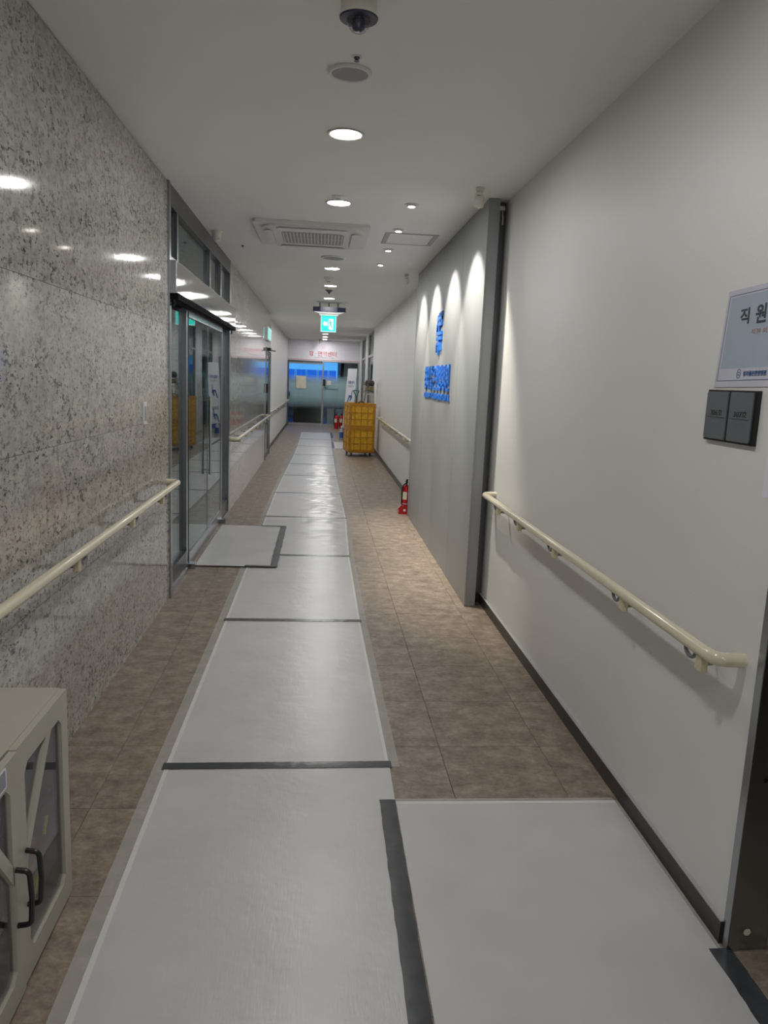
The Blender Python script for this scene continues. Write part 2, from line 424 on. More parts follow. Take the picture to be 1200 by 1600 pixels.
# ---- floor: sub-base with tiles
floor = box(-3.4, 3.4, YB-.1, 30.2, -.12, -.006).build('floor', 'grout'); floor['_o'] = [0, 0, 0]
struct(floor, 'brown stone-look vinyl tile floor of the corridor', 'floor')
tx = [-1.06, -.755, -.325, .105, .535, .965, 1.40]
PY = .458; ty = [2.954 + PY*k for k in range(-10, 60)]
G = .0008
cache = {}
def tile(x0, x1, y0, y1):
    key = (round(x1-x0, 3), round(y1-y0, 3))
    if key not in cache:
        a, b = (x1-x0)/2-G, (y1-y0)/2-G
        m = MB(); c = .0009
        m.v = [(-a,-b,-.0055),(a,-b,-.0055),(a,b,-.0055),(-a,b,-.0055),(-a,-b,-c*.6),(a,-b,-c*.6),(a,b,-c*.6),(-a,b,-c*.6),(-a+c,-b+c,0),(a-c,-b+c,0),(a-c,b-c,0),(-a+c,b-c,0)]
        m.f = [(0,3,2,1),(8,9,10,11)]
        for i in range(4):
            j = (i+1) % 4; m.f += [(i, j, j+4, i+4), (i+4, j+4, j+8, i+8)]
        o = m.build('floor_tile', 'vinyl_tile'); cache[key] = o.data; bpy.data.objects.remove(o)
    child(cache[key], 'floor_tile', floor, ((x0+x1)/2, (y0+y1)/2, 0))
far = MB()
for i in range(6):
    for j in range(len(ty)-1):
        y0, y1 = ty[j], min(ty[j+1], YE+.1)
        if y0 < YB or y0 >= YE: continue
        if 1.1 < y0 < 12.4: tile(tx[i], tx[i+1], y0, y1)
        else: far.box(tx[i]+G, tx[i+1]-G, y0+G, y1-G, -.0055, 0)
fo = far.build('far_floor_tiles', 'vinyl_tile', floor); fo['kind'] = 'stuff'
rf = box(1.41, 3.4, -1.2, 2.0, -.0055, 0).build('room_floor_covering', 'vinyl_tile', floor)
vf = box(-3.3, -1.07, 4.0, 8.7, -.0055, 0).build('lobby_floor_covering', 'vinyl_tile', floor)
ef = box(-1.5, 3.2, YE+.1, 29.9, -.0055, 0).build('centre_floor_covering', 'room_floor', floor)

# ---- ceiling
ceil = box(-1.15, 3.4, YB-.1, 30.2, ZC, ZC+.12).build('ceiling', 'ceiling_paint')
struct(box(-3.4, -1.15, 9.0, 30.2, ZC, ZC+.12).build('ceiling_side', 'ceiling_paint'), 'ceiling over the closet and centre left of the corridor', 'ceiling')
struct(box(-3.4, -1.15, 3.8, 9.0, 3.1, 3.2).build('ceiling_lobby', 'ceiling_paint'), 'higher white ceiling of the lobby behind the entrance', 'ceiling')
struct(box(-1.17, -1.15, 3.8, 9.0, ZC+.12, 3.1).build('wall_lobby_upper', 'wall_paint'), 'white upstand above the entrance on the lobby side', 'wall')
struct(ceil, 'flat white painted corridor ceiling', 'ceiling')

# ---- left granite wall
rows = [0, .08, .66, 1.21, 1.79, 2.653]
scache = {}
def granite_run(name, edges, label, x=XL, back=.12, zrows=rows):
    y0, y1 = edges[0], edges[-1]
    z1 = ZC if zrows is rows else zrows[-1]
    wl = box(x-back, x-.012, y0, y1, zrows[0], z1).build(name, 'stone_joint'); wl['_o'] = [0, 0, 0]
    struct(wl, label, 'wall')
    for i in range(len(edges)-1):
        for k in range(len(zrows)-1):
            a, b, c, d = edges[i], edges[i+1], zrows[k], zrows[k+1]
            key = (round(b-a, 3), round(d-c, 3))
            if key not in scache:
                g = .0008
                o = box(-.0118, 0, -(b-a)/2+g, (b-a)/2-g, -(d-c)/2+g, (d-c)/2-g).build('granite_slab', 'granite', bevel=.0006, smooth=False)
                scache[key] = o.data; bpy.data.objects.remove(o)
            child(scache[key], 'granite_slab', wl, (x, (a+b)/2, (c+d)/2))
    return wl
granite_run('wall_left', [YB, -1.31, -.27, .77, 1.81, 2.85, 3.89, 4.93, 5.05], 'polished speckled grey granite wall before the glass entrance')
granite_run('wall_left_middle', [8.42, 8.93, 9.97, 11.01, 12.05, 13.09, 13.80], 'polished granite wall between the two left glass doors')
granite_run('wall_left_lintel', [13.80, 15.05], 'granite panel above the narrow glass door', zrows=[2.0, 2.37, 2.653])
wlf = MB().box(-1.16, -1.045, 15.05, YE, 0, ZC).build('wall_left_far', 'wall_paint'); struct(wlf, 'white painted left wall leading to the end glass door', 'wall')
struct(box(-1.16, -.976, 15.05, 15.10, 0, ZC).build('trim_1', 'wall_paint'), 'white return edge beside the narrow glass door', 'wall trim')
struct(box(-1.045, -1.033, 15.10, YE, 0, .075).build('baseboard_left', 'dark_base'), 'dark baseboard along the white left wall', 'baseboard')

# ---- right walls
struct(box(XR, XR+.11, 1.80, 5.2, 0, ZC).build('wall_right', 'wall_paint'), 'plain off-white wall with the room number plates', 'wall')
struct(box(XR, XR+.11, YB, .70, 0, ZC).build('wall_right_rear', 'wall_paint'), 'off-white wall on the near side of the doorway', 'wall')
struct(box(XR, XR+.11, .70, 1.80, 2.12, ZC).build('wall_right_lintel', 'wall_paint'), 'wall above the patient room doorway', 'wall')
struct(box(XRF, XRF+.11, 5.2, 17.75, 0, ZC).build('wall_right_far', 'wall_paint'), 'white wall between grey sign panel and glass bays', 'wall')
pier = MB().box(XRF, XRF+.11, 19.93, 21.0, 0, ZC).box(XRF, XRF+.11, 23.0, YE, 0, ZC)
struct(box(XRF, XRF+.11, 19.95, 20.9, 0, ZC).build('wall_right_pier', 'wall_paint'), 'white pier between the two right glass bays', 'wall')
struct(box(XRF, XRF+.11, 23.0, YE, 0, ZC).build('wall_right_end_pier', 'wall_paint'), 'white pier beside the end glass wall', 'wall')
bb = MB().box(XR-.012, XR, 1.80, 5.085, 0, .066)
struct(bb.build('baseboard_right', 'dark_base', smooth=False), 'dark baseboard under the near right handrail', 'baseboard')
struct(box(XR-.0135, XR, 1.80, 5.085, .0665, .070).build('trim_2', 'trim_grey'), 'thin pale cap strip on the right baseboard', 'wall trim')
struct(box(XRF-.012, XRF, 8.56, 17.75, 0, .07).build('baseboard_right_far', 'dark_base'), 'dark baseboard behind the yellow crates', 'baseboard')
struct(box(XL-.1, XR+.1, YB-.1, YB, 0, ZC).build('wall_back', 'wall_paint'), 'white wall closing the corridor behind the viewer', 'wall')

# ---- patient room doorway (right, near)
d4 = thing('door_4', (1.2, 1.80, 0), 'brushed steel door jamb of the doorway beside the room plates', 'door frame', kind='structure')
box(1.150, 1.184, 1.768, 1.7995, 0, 2.12).build('jamb_edge', 'steel', d4, bevel=.002, smooth=False)
jb = box(1.184, 1.268, 1.774, 1.7995, 0, 2.12).build('jamb_face', 'steel', d4)
MB().lathe([(.006, 0), (.006, .004)], (1.200, 1.7725, .503), 12, 'y').build('screw_hole', 'black_plastic', jb)
MB().lathe([(.011, 0), (.007, .002)], (1.205, 1.7725, .055), 7, 'y').build('paint_chip', 'label_paper', jb)
box(1.142, 1.268, .70, .755, 0, 2.12).build('jamb_post', 'steel', d4)
box(1.142, 1.268, .755, 1.765, 2.07, 2.12).build('head_rail', 'steel', d4)
struct(box(1.268, 3.4, 1.95, 2.05, 0, ZC).build('wall_room', 'wall_paint'), 'white wall inside the patient room', 'wall')
struct(box(3.3, 3.4, -1.2, 1.95, 0, ZC).build('wall_room_side', 'wall_paint'), 'far white wall of the patient room', 'wall')
struct(box(1.265, 3.4, -1.3, -1.2, 0, ZC).build('wall_room_rear', 'wall_paint'), 'near white wall of the patient room', 'wall')
struct(box(1.268, 3.3, 1.938, 1.95, 0, .09).build('baseboard_room', 'dark_base'), 'dark baseboard inside the patient room', 'baseboard')

# ---- grey clad feature wall (right)
XP = 1.022
fwl = box(XP+.012, 1.094, 5.0, 8.53, 0, ZC).build('wall_feature', 'grille_grey'); fwl['_o'] = [0, 0, 0]
struct(fwl, 'projecting grey clad wall panel carrying the blue sign', 'wall')
pe = [4.985, 5.80, 6.755, 7.63, 8.54]
for i in range(4): box(XP, XP+.0118, pe[i]+.0025, pe[i+1]-.0025, .002, ZC-.004).build('clad_panel', 'clad_panel', fwl)
box(XP+.012, 1.094, 4.985, 4.9995, .002, ZC-.004).build('end_panel', 'clad_panel', fwl)
box(1.094, XR, 5.09, 5.14, 0, ZC).build('recess_filler', 'steel_dark', fwl)
box(1.094, XR-.012, 5.085, 5.09, 0, .07).build('recess_baseboard', 'dark_base', fwl)
hk = MB().box(1.10, 1.135, 5.03, 5.06, 2.60, 2.625).tube([(1.118, 5.03, 2.60), (1.122, 5.02, 2.55), (1.122, 5.02, 2.51)], .005, 8)
hk.build('door_guide', 'alu', fwl)

# ---- right glass bays far away
def bay(name, y0, y1, label, handle=False):
    t = thing(name, (XRF+.05, (y0+y1)/2, 0), label, 'window', kind='structure')
    f = MB().box(XRF+.02, XRF+.08, y0, y0+.05, 0, ZC).box(XRF+.02, XRF+.08, y1-.05, y1, 0, ZC)
    f.box(XRF+.02, XRF+.08, y0+.05, y1-.05, 2.06, 2.12).box(XRF+.02, XRF+.08, y0+.05, y1-.05, 0, .1).box(XRF+.02, XRF+.08, y0+.05, y1-.05, ZC-.05, ZC)
    f.build('window_frame', 'steel', t)
    box(XRF+.045, XRF+.055, y0+.05, y1-.05, .1, 2.06).build('glass_pane', 'glass_green', t)
    box(XRF+.045, XRF+.055, y0+.05, y1-.05, 2.12, ZC-.05).build('transom_pane', 'glass_green', t)
    if handle:
        MB().box(XRF+.0, XRF+.03, y0+.4, y0+.44, 1.1, 1.4).build('pull_handle', 'black_plastic', t)
bay('window_1', 17.75, 19.95, 'tall glass bay beside the stepladder in the right wall')
bay('window_2', 20.9, 23.0, 'glass bay with black handle next to the end wall', True)
struct(box(3.1, 3.2, 17.5, YE+.8, 0, ZC).build('wall_side_room', 'room_wall'), 'grey wall of the room behind the right glass bays', 'wall')
struct(box(XRF+.11, 3.1, 17.4, 17.5, 0, ZC).build('wall_side_room_near', 'room_wall'), 'grey near wall of the room behind the glass bays', 'wall')

# ---- end wall: sign band and glass doors
sb = box(-1.045, XRF, YE, YE+.10, 2.02, ZC).build('wall_end', 'sign_white'); sb['_o'] = [0, 0, 0]
struct(sb, 'white sign band above the end glass door', 'wall')
box(-1.045, XRF, YE-.008, YE-.0005, 2.045, 2.06).build('edge_line', 'ink_pink', sb)
d3 = thing('door_3', (-.49, YE+.05, 0), 'steel framed glass door with blue daylight and taped notice', 'door', kind='structure')
f = MB().box(-1.045, -1.0, YE, YE+.08, 0, 2.02).box(-1.0, .03, YE, YE+.08, 1.96, 2.02)
f.build('door_frame', 'steel_dark', d3)
box(-1.0, .02, YE+.01, YE+.06, .0, .10).build('bottom_rail', 'steel', d3)
box(-1.0, .02, YE+.01, YE+.06, 1.92, 1.958).build('top_rail', 'steel', d3)
box(-.995, .03, YE+.03, YE+.042, .10, 1.92).build('glass_pane', 'glass_end', d3)
box(-.995, .03, YE+.0425, YE+.0435, .10, 1.92).build('frosted_film', 'frost_film', d3)
MB().box(-.985, -.96, YE-.03, YE+.03, .885, 1.045).build('pull_handle', 'black_plastic', d3)
w3 = thing('window_3', (.6, YE+.05, 0), 'fixed glass panel with frosted band right of the end door', 'window', kind='structure')
f = MB().box(.03, .085, YE, YE+.08, 0, 2.02).box(XRF-.045, XRF, YE, YE+.08, 0, 2.02).box(.085, XRF-.045, YE, YE+.08, .0, .09).box(.085, XRF-.045, YE, YE+.08, 1.99, 2.02)
f.build('window_frame', 'steel', w3)
box(.085, XRF-.045, YE+.03, YE+.042, .09, 1.99).build('glass_pane', 'glass_end', w3)
box(.085, XRF-.045, YE+.0425, YE+.0435, .09, 1.99).build('frosted_film', 'frost_film', w3)
box(.06, .14, YE-.02, YE+.03, 1.265, 1.465).build('lock_box', 'black_plastic', w3)
text('door_lettering', '운영시간\n평일 09:00-18:00 토요일 09:00-13:00', 'E', (.33, YE+.028, 1.20), .40, .085, .001, 'ink_dark', w3, bold=.02)

# ---- room behind the end glazing
def er(name, mb, mat, lab): return struct(mb.build(name, mat), lab, 'wall')
er('wall_centre_left', box(-1.6, -1.5, YE+.1, 29.9, 0, ZC), 'room_wall', 'grey left wall of the centre behind the end door')
er('wall_centre_right', box(.62, .72, YE+.7, 29.9, 0, ZC), 'room_wall', 'grey partition behind the right end glass')
er('wall_centre_front', box(-1.6, -1.16, YE, YE+.1, 0, ZC), 'room_wall', 'grey wall left of the end door frame inside the centre')
er('wall_centre_sill', box(-1.5, .62, 29.8, 29.9, 0, .75), 'room_wall', 'grey wall under the blue window')
er('wall_centre_near', box(.62, 3.1, YE+.7, YE+.8, 0, ZC), 'room_wall', 'grey wall facing the right end glass')
wb = thing('window_4', (-.4, 29.85, .75), 'wide daylight window with blue lower film behind the end door', 'window', kind='structure')
f = MB().box(-1.5, .62, 29.8, 29.86, .75, .82).box(-1.5, .62, 29.8, 29.86, 2.6, ZC)
f.build('window_frame', 'sign_white', wb)
xs = [-1.46, -.98, -.56, -.14, .28, .60]
for i in range(5): box(xs[i]+.03, xs[i+1]-.03, 29.84, 29.845, .82, 1.80).build('blue_film', 'blue_blind', wb)
for i in range(1, 5): MB().tube([(xs[i], 29.80, .85), (xs[i], 29.80, 1.80)], .016, 10).build('window_bar', 'pale_bar', wb)

# ---- entrance on the left (door_1)
d1 = thing('door_1', (XL-.04, 6.75, 0), 'steel framed glass entrance with transom and mirror header', 'door', kind='structure')
def fr(name, mb, mat, bevel=0): return mb.build(name, mat, d1, bevel=bevel, smooth=False)
fr('frame_post', box(-1.07, -.962, 5.05, 5.10, 0, ZC), 'steel')
fr('frame_post', box(-1.07, -.970, 8.32, 8.42, 0, ZC), 'steel')
fr('head_rail', box(-1.05, -.972, 5.10, 8.32, 2.53, ZC), 'steel_dark')
fr('transom_rail', box(-1.05, -.974, 5.10, 8.32, 2.19, 2.225), 'steel')
for y in (5.37, 6.88, 7.60): fr('transom_mullion', box(-1.05, -.974, y, y+.05, 2.225, 2.53), 'steel')
for a, b in ((5.10, 5.37), (5.42, 6.88), (6.93, 7.60), (7.65, 8.32)): fr('transom_pane', box(-1.012, -1.002, a, b, 2.225, 2.53), 'glass_green')
hd = MB().prism([(-.974, 1.995), (-.924, 1.995), (-.930, 2.19), (-.974, 2.19)], lambda u, v, t: (u, t, v), 5.085, 8.44)
hdr = hd.build('mirror_header', 'steel_mirror', d1, smooth=False)
fr('header_end_cap', box(-.974, -.926, 5.07, 5.084, 1.99, 2.19), 'steel')
MB().box(-1.0, -.918, 5.10, 8.40, 1.955, 1.9945).build('door_track', 'dark_void', d1)
for y in (5.12, 8.30):
    MB().tube([(-.955, y, 1.965), (-.945, y, 1.93), (-.955, y, 1.915)], .008, 8).build('cable_clip', 'black_plastic', d1)
for a, b in ((5.78, 5.85), (7.80, 7.86)): fr('door_post', box(-1.05, -.985, a, b, 0, 1.965), 'steel')
for a, b in ((5.10, 5.78), (7.86, 8.32)):
    fr('side_pane', box(-1.022, -1.012, a, b, .16, 1.965), 'glass_green')
    fr('side_bottom_rail', box(-1.045, -.985, a, b, .03, .16), 'steel_dark'); fr('floor_channel', box(-1.05, -.972, a, b, 0, .03), 'steel')
fr('door_sill', box(-1.05, -.98, 5.85, 7.80, 0, .008), 'steel')
for k, (a, b) in enumerate(((5.86, 6.885), (6.895, 7.79))):
    lf = fr('door_leaf', box(-1.000, -.988, a, b, .125, 1.90), 'glass_green')
    box(-1.01, -.978, a, b, .012, .125).build('bottom_rail', 'steel', lf)
    box(-1.01, -.978, a, b, 1.90, 1.96).build('top_rail', 'steel', lf)
    e = a if k == 0 else b
    box(-1.006, -.982, e-.012 if k else e, e if k else e+.012, .125, 1.90).build('edge_stile', 'black_plastic' if k == 0 else 'steel', lf)
    if k == 0:
        hy = b-.07
        MB().tube([(-.955, hy, .62), (-.955, hy, 1.30)], .011, 10).build('pull_handle', 'chrome', lf)
        MB().tube([(-.99, hy, .66), (-.955, hy, .66)], .007, 8).tube([(-.99, hy, 1.27), (-.955, hy, 1.27)], .007, 8).build('handle_mount', 'chrome', lf)
        box(-1.003, -.985, b-.012, b, .125, 1.90).build('meeting_stile', 'steel', lf)
for y in (5.845, 7.735):
    fr('floor_pivot', box(-1.0, -.93, y, y+.085, .0005, .045), 'steel', bevel=.004)
# lobby beyond the entrance
granite_run('wall_lobby_end', [-3.3, -2.3, -1.07], 'granite end wall of the lobby behind the entrance') if False else None
wle = box(-3.3, -1.09, 8.7, 8.8, 0, 3.1).build('wall_lobby_end', 'granite'); struct(wle, 'granite end wall of the lobby behind the entrance', 'wall')
struct(box(-3.4, -3.3, 3.9, 8.8, 0, 3.1).build('wall_lobby_side', 'granite'), 'granite side wall of the lobby behind the entrance', 'wall')
struct(box(-3.3, -1.09, 3.9, 4.0, 0, 3.1).build('wall_lobby_near', 'wall_paint'), 'white near wall of the lobby behind the entrance', 'wall')

# ---- narrow glass door further along (door_2)
d2 = thing('door_2', (-1.0, 14.4, 0), 'narrow dark framed glass door under the green wall sign', 'door', kind='structure')
MB().box(-1.05, -.966, 13.80, 13.87, 0, 2.0).box(-1.05, -.966, 14.97, 15.05, 0, 2.0).box(-1.05, -.966, 13.87, 14.97, 1.94, 2.0).build('door_frame', 'steel', d2)
lf = box(-1.01, -.99, 13.87, 14.97, .10, 1.86).build('door_leaf', 'glass_green', d2)
box(-1.02, -.98, 13.87, 14.97, .012, .10).build('bottom_rail', 'steel_dark', lf)
box(-1.02, -.98, 13.87, 14.97, 1.86, 1.94).build('top_rail', 'steel_dark', lf)
box(-.985, -.94, 13.92, 13.96, 1.20, 1.36).build('pull_handle', 'black_plastic', lf)
MB().box(-.966, -.91, 14.0, 14.3, 1.945, 1.995).bar((-.93, 14.2, 1.955), (-.86, 14.5, 1.955), .02).build('door_closer', 'black_plastic', d2)
struct(box(-1.9, -1.8, 13.5, 15.4, 0, ZC).build('wall_closet', 'room_wall'), 'grey wall behind the narrow glass door', 'wall')
struct(box(-1.8, -1.05, 15.3, 15.4, 0, ZC).build('wall_closet_far', 'room_wall'), 'grey far wall behind the narrow glass door', 'wall')
struct(box(-1.8, -1.1, 13.4, 13.5, 0, ZC).build('wall_closet_near', 'room_wall'), 'grey near wall behind the narrow glass door', 'wall')

# ================================================================== HANDRAILS
def bend(pts, r=.05, n=6):
    P = [Vector(p) for p in pts]; out = [P[0]]
    for i in range(1, len(P)-1):
        a = P[i] + (P[i-1]-P[i]).normalized()*r; b = P[i] + (P[i+1]-P[i]).normalized()*r
        for k in range(n+1):
            t = k/n; out.append((1-t)**2*a + 2*t*(1-t)*P[i] + t*t*b)
    out.append(P[-1]); return out
def handrail(xw, side, y0, y1, label, brackets, z=.80, open0=False, open1=False):
    xr_ = xw + side*.078
    t = thing('handrail', (xw, (y0+y1)/2, z), label, 'handrail', 'cream handrails along the walls')
    pts = ([] if open0 else [(xw, y0, z)]) + [(xr_, y0, z), (xr_, y1, z)] + ([] if open1 else [(xw, y1, z)])
    MB().tube(bend(pts, .045) if len(pts) > 2 else pts, .0195, 16).build('rail_tube', 'cream_rail', t)
    for y in brackets:
        b = box(xr_-.011, xr_+.011, y-.017, y+.017, z-.058, z-.014)
        br = b.build('bracket', 'cream_bracket', t, bevel=.003, smooth=False)
        MB().tube([(xr_, y+.01, z-.045), (xw-side*-.001, y+.06, z-.055)], .007, 8).build('wall_arm', 'grey_clamp', br)
        c = [(xr_+side*.004, y+.06+.030*math.cos(a), z-.015-.022*math.sin(a)) for a in [PI*k/8 for k in range(9)]]
        MB().tube(c, .006, 8).build('clamp', 'grey_clamp', br)
    return t
handrail(XL, 1, -1.0, 4.98, 'cream handrail along the granite wall before the glass entrance', [4.46, 3.75, 2.89, 2.0, 1.1, .2, -.6])
handrail(XR, -1, 1.87, 4.84, 'cream handrail on the near white wall below the room plates', [4.42, 3.93, 3.30, 2.50, 1.94])
handrail(XL, 1, 8.50, 13.95, 'cream handrail on the granite wall past the glass entrance', [8.8, 9.6, 10.4, 11.2, 12.0, 12.8, 13.5])
handrail(XRF, -1, 8.70, 14.6, 'cream handrail on the white wall behind the yellow crates', [9.0, 9.7, 10.4, 11.1, 11.8, 12.5, 13.2, 13.9])
handrail(-1.045, 1, 15.5, 23.9, 'cream handrail on the far left white wall by the end door', [15.8, 17.0, 18.2, 19.4, 20.6, 21.8, 23.0])

# ================================================================== FLOOR PROTECTION
ks = [(-2.4, -.545, .30), (1.0, -.545, .30), (2.78, -.555, .312), (4.60, -.547, .287), (6.38, -.547, .283), (8.20, -.554, .312), (9.96, -.555, .292), (11.80, -.538, .276), (13.42, -.512, .273), (15.10, -.488, .274), (17.0, -.476, .276), (19.0, -.486, .285), (21.4, -.497, .299)]
def wrinkle(x, y):
    amp = .0006 + .019*max(0, min(1, (y-6.2)/2.2))*max(.45, min(1, (17-y)/4))
    side = max(0, min(1, (x+.35)/.45)) if y > 5 else .5
    a = noise.noise((x*3.6+.6*noise.noise((x*2, y*3, 0)), y*9.0, 1.3)); b = noise.noise((x*10, y*17, 4.1)); c = noise.noise((x*2.2, y*2.0, 9.7))
    return amp*(.25+.75*side)*(abs(a)*1.2 + .35*abs(b) + .4*(c+.5))
def sheet(quad, label, z0=.001, film=(.05, .05, 0, 0), nx=26, group='white floor protection sheets', wr_=True, folds=()):
    # quad: (y0, xl0, xr0, y1, xl1, xr1); film widths left,right,near,far
    y0, a0, b0, y1, a1, b1 = quad; ny = max(8, int((y1-y0)*34)); m = MB(); m.sm = True
    for j in range(ny+1):
        t = j/ny; y = y0+(y1-y0)*t; a = a0+(a1-a0)*t; b = b0+(b1-b0)*t
        for i in range(nx+1):
            s = i/nx; x = a+(b-a)*s; ed = min(1, 6*min(s, 1-s, t*(y1-y0), (1-t)*(y1-y0)))
            m.v.append((x, y, z0+.0022+(wrinkle(x, y)*ed if wr_ else 0)))
    n = nx+1
    for j in range(ny):
        for i in range(nx): k = j*n+i; m.f.append((k, k+1, k+n+1, k+n))
    k0 = len(m.v); bd = [i for i in range(n)] + [j*n+nx for j in range(1, ny+1)] + [ny*n+i for i in range(nx-1, -1, -1)] + [j*n for j in range(ny-1, 0, -1)]
    m.v += [(m.v[i][0], m.v[i][1], z0) for i in bd]; q = len(bd)
    for i in range(q): m.f.append((bd[i], k0+i, k0+(i+1) % q, bd[(i+1) % q]))
    m.f.append(tuple(k0+i for i in range(q)))
    t = thing('floor_sheet', ((a0+b0)/2, y0, 0), label, 'floor sheet', group)
    m.build('sheet_body', 'white_sheet', t)
    l, r, ne, fa = film; zf = z0+.0004
    fm = MB()
    def strip(p): 
        k = len(fm.v); fm.v += [(x, y, zf) for x, y in p] + [(x, y, zf+.0006) for x, y in p]
        fm.f.extend([(k, k+3, k+2, k+1), (k+4, k+5, k+6, k+7), (k, k+1, k+5, k+4), (k+1, k+2, k+6, k+5), (k+2, k+3, k+7, k+6), (k+3, k, k+4, k+7)])
    if l: strip([(a0-l, y0), (a0, y0), (a1, y1), (a1-l, y1)])
    if r: strip([(b0, y0), (b0+r, y0), (b1+r, y1), (b1, y1)])
    if fa: strip([(a1, y1), (b1, y1), (b1, y1+fa), (a1, y1+fa)])
    if ne: strip([(a0, y0-ne), (b0, y0-ne), (b0, y0), (a0, y0)])
    if fm.v: fm.build('clear_film_edge', 'clear_film', t)
    fm = MB(); zf = z0+.0024
    if l: strip([(a0, y0), (a0+.016, y0), (a1+.016, y1), (a1, y1)])
    if r > .02: strip([(b0-.013, y0), (b0, y0), (b1, y1), (b1-.013, y1)])
    if fa: strip([(a1, y1-.018), (b1, y1-.018), (b1, y1), (a1, y1)])
    if fm.v: fm.build('edge_band', 'sheet_edge', t)
    for fp in folds:
        fm = MB(); zf = z0+.0021
        for (xa, ya), (xb, yb) in zip(fp, fp[1:]): strip([(xb-.002, yb), (xb+.002, yb), (xa+.002, ya), (xa-.002, ya)])
        fm.build('fold_line', 'white_sheet', t)
    return t
nS = len(ks)-1
FOLD = {1: [[(-.40, 2.45), (-.375, 2.2), (-.36, 1.9), (-.37, 1.3)]], 2: [[(-.46, 4.5), (-.45, 3.6), (-.42, 2.9)]], 3: [[(.04, 6.2), (.02, 5.4), (.01, 4.7)]]}
for i in range(nS):
    (y0, a0, b0), (y1, a1, b1) = ks[i], ks[i+1]
    lab = 'white plastic floor sheet, %s of the runner counted from the end glass door' % ORD[nS-1-i]
    sheet((y0+.001, a0, b0, y1-.001, a1, b1), lab, film=(.045, 0 if i < 2 else .04, 0, 0), folds=FOLD.get(i, ()))
sheet((.2, .312, 1.135, 2.525, .312, 1.128), 'wide white floor sheet laid against the near right baseboard', film=(0, .012, 0, .022), folds=[[(.548, 2.50), (.565, 2.1), (.60, 1.6), (.63, .6)], [(1.085, 2.45), (1.06, 2.1), (1.10, 1.8)]])
sheet((5.93, -.945, -.36, 7.60, -.945, -.36), 'white floor sheet in front of the left glass entrance', z0=.0105, film=(0, 0, 0, 0), wr_=False)
sheet((16.7, .335, .62, 18.4, .335, .66), 'small white floor sheet behind the yellow crates', film=(0, 0, 0, 0))
# crease lines (welded folds) are real thin ridges of the sheets
def tape(pts, width, label, z=.0052, wob=.0015, name='tape_strip', zf=None, curl=0):
    # pts: (x,y) centreline
    P = [Vector((x, y, 0)) for x, y in pts]; N = 60; m = MB(); m.sm = True
    segs = []
    a, b = P[0], P[-1]; d = (b-a).normalized(); r = Vector((d.y, -d.x, 0))
    rng = random.Random(sum(map(ord, label)))
    for i in range(N+1):
        t = i/N; c = a.lerp(b, t)
        zz = z + (zf(c.x, c.y) if zf else 0)
        for s_ in (-.5, -.18, .18, .5):
            j = (rng.random()-.5)*wob
            q = c + r*(width*s_ + j); m.v.append((q.x, q.y, zz + (rng.random()*.0012 if abs(s_) < .4 else 0)))
    for i in range(N):
        for k in range(3): v = i*4+k; m.f.append((v, v+1, v+5, v+4))
    # underside
    k0 = len(m.v); m.v += [(v[0], v[1], v[2]-.0015) for v in m.v[:k0]]
    for i in range(N):
        for k in range(3): v = k0+i*4+k; m.f.append((v, v+4, v+5, v+1))
        for k in (0, 3): v = i*4+k; m.f.append((v, v+4, v+4+k0, v+k0))
    m.f += [(k, k+1, k+1+k0, k+k0) for k in range(3)] + [(N*4+k, N*4+k+1, N*4+k+1+k0, N*4+k+k0) for k in range(3)]
    o = m.build(name, 'tape'); return tag(o, label, 'tape', 'dark grey tape strips on the floor sheets')
for i in range(2, nS):
    y, a, b = ks[i]
    tape([(a-.01, y), (b+.008, y+.015)], .05 if i < 6 else .045, 'dark grey cross tape, %s runner seam counted from the end glass door' % ORD[nS-1-i])
tape([(.282, 2.535), (.272, .2)], .058, 'long dark grey tape joining runner and wide right sheet', wob=.003)
tape([(1.135, 1.775), (1.128, .2)], .062, 'dark grey tape along the sheet edge at the right doorway', wob=.003)
tape([(-.335, 5.92), (-.335, 7.61)], .058, 'crumpled dark grey tape on the entrance sheet facing the runner', z=.0145, wob=.006)
tape([(-.56, 5.935), (-.31, 5.935)], .04, 'short dark grey tape on the near edge of entrance sheet', z=.0165)
tape([(-.56, 7.60), (-.31, 7.60)], .03, 'short thin dark tape on the far edge of entrance sheet', z=.0165)
tape([(.31, 16.75), (.31, 18.3)], .06, 'dark grey tape beside the small sheet behind the crates')
tape([(.32, 19.6), (.32, 21.4)], .06, 'dark grey tape on the runner edge near the end glass door')

# ================================================================== CEILING FITTINGS
# downlights
dl = thing('downlight', (0, 0, 0), '', 'downlight', 'round downlights in the ceiling row')
MB().lathe([(.072, 0), (.083, 0), (.090, -.004), (.090, -.0065), (.083, -.008), (.0735, -.005), (.072, -.002)], n=36).build('trim_ring', 'white_plastic', dl, world=False)
MB().lathe([(.0715, -.0005), (.0715, -.004), (.0, -.0042)], n=36).build('diffuser', 'lamp_glow', dl, world=False)
lampY = [3.92, 5.38, 8.49, 10.04, 11.60]
labs = ['lit round downlight between wall speaker and smoke detector, first past the dome camera', 'lit round downlight right before the air conditioner',
        'lit round downlight just past the flat speaker beyond the air conditioner', 'lit round downlight just before the cone shaped sprinkler', 'lit round downlight immediately before the hanging exit sign']
labs[0] = 'lit round downlight just past the round speaker by the dome camera'
first = True
def lamp(y, lab):
    global first
    if first: dl.location = (.085, y, ZC); dl['label'] = lab; first = False
    else: return dup(dl, (.085, y, ZC), lab)
for y, l in zip(lampY, labs): lamp(y, l)
for y in (13.1, 14.65, 16.15, 17.7, 19.2): lamp(y, 'lit round downlight hidden beyond the hanging exit sign, %s past the sign' % ORD[[13.1, 14.65, 16.15, 17.7, 19.2].index(y)])
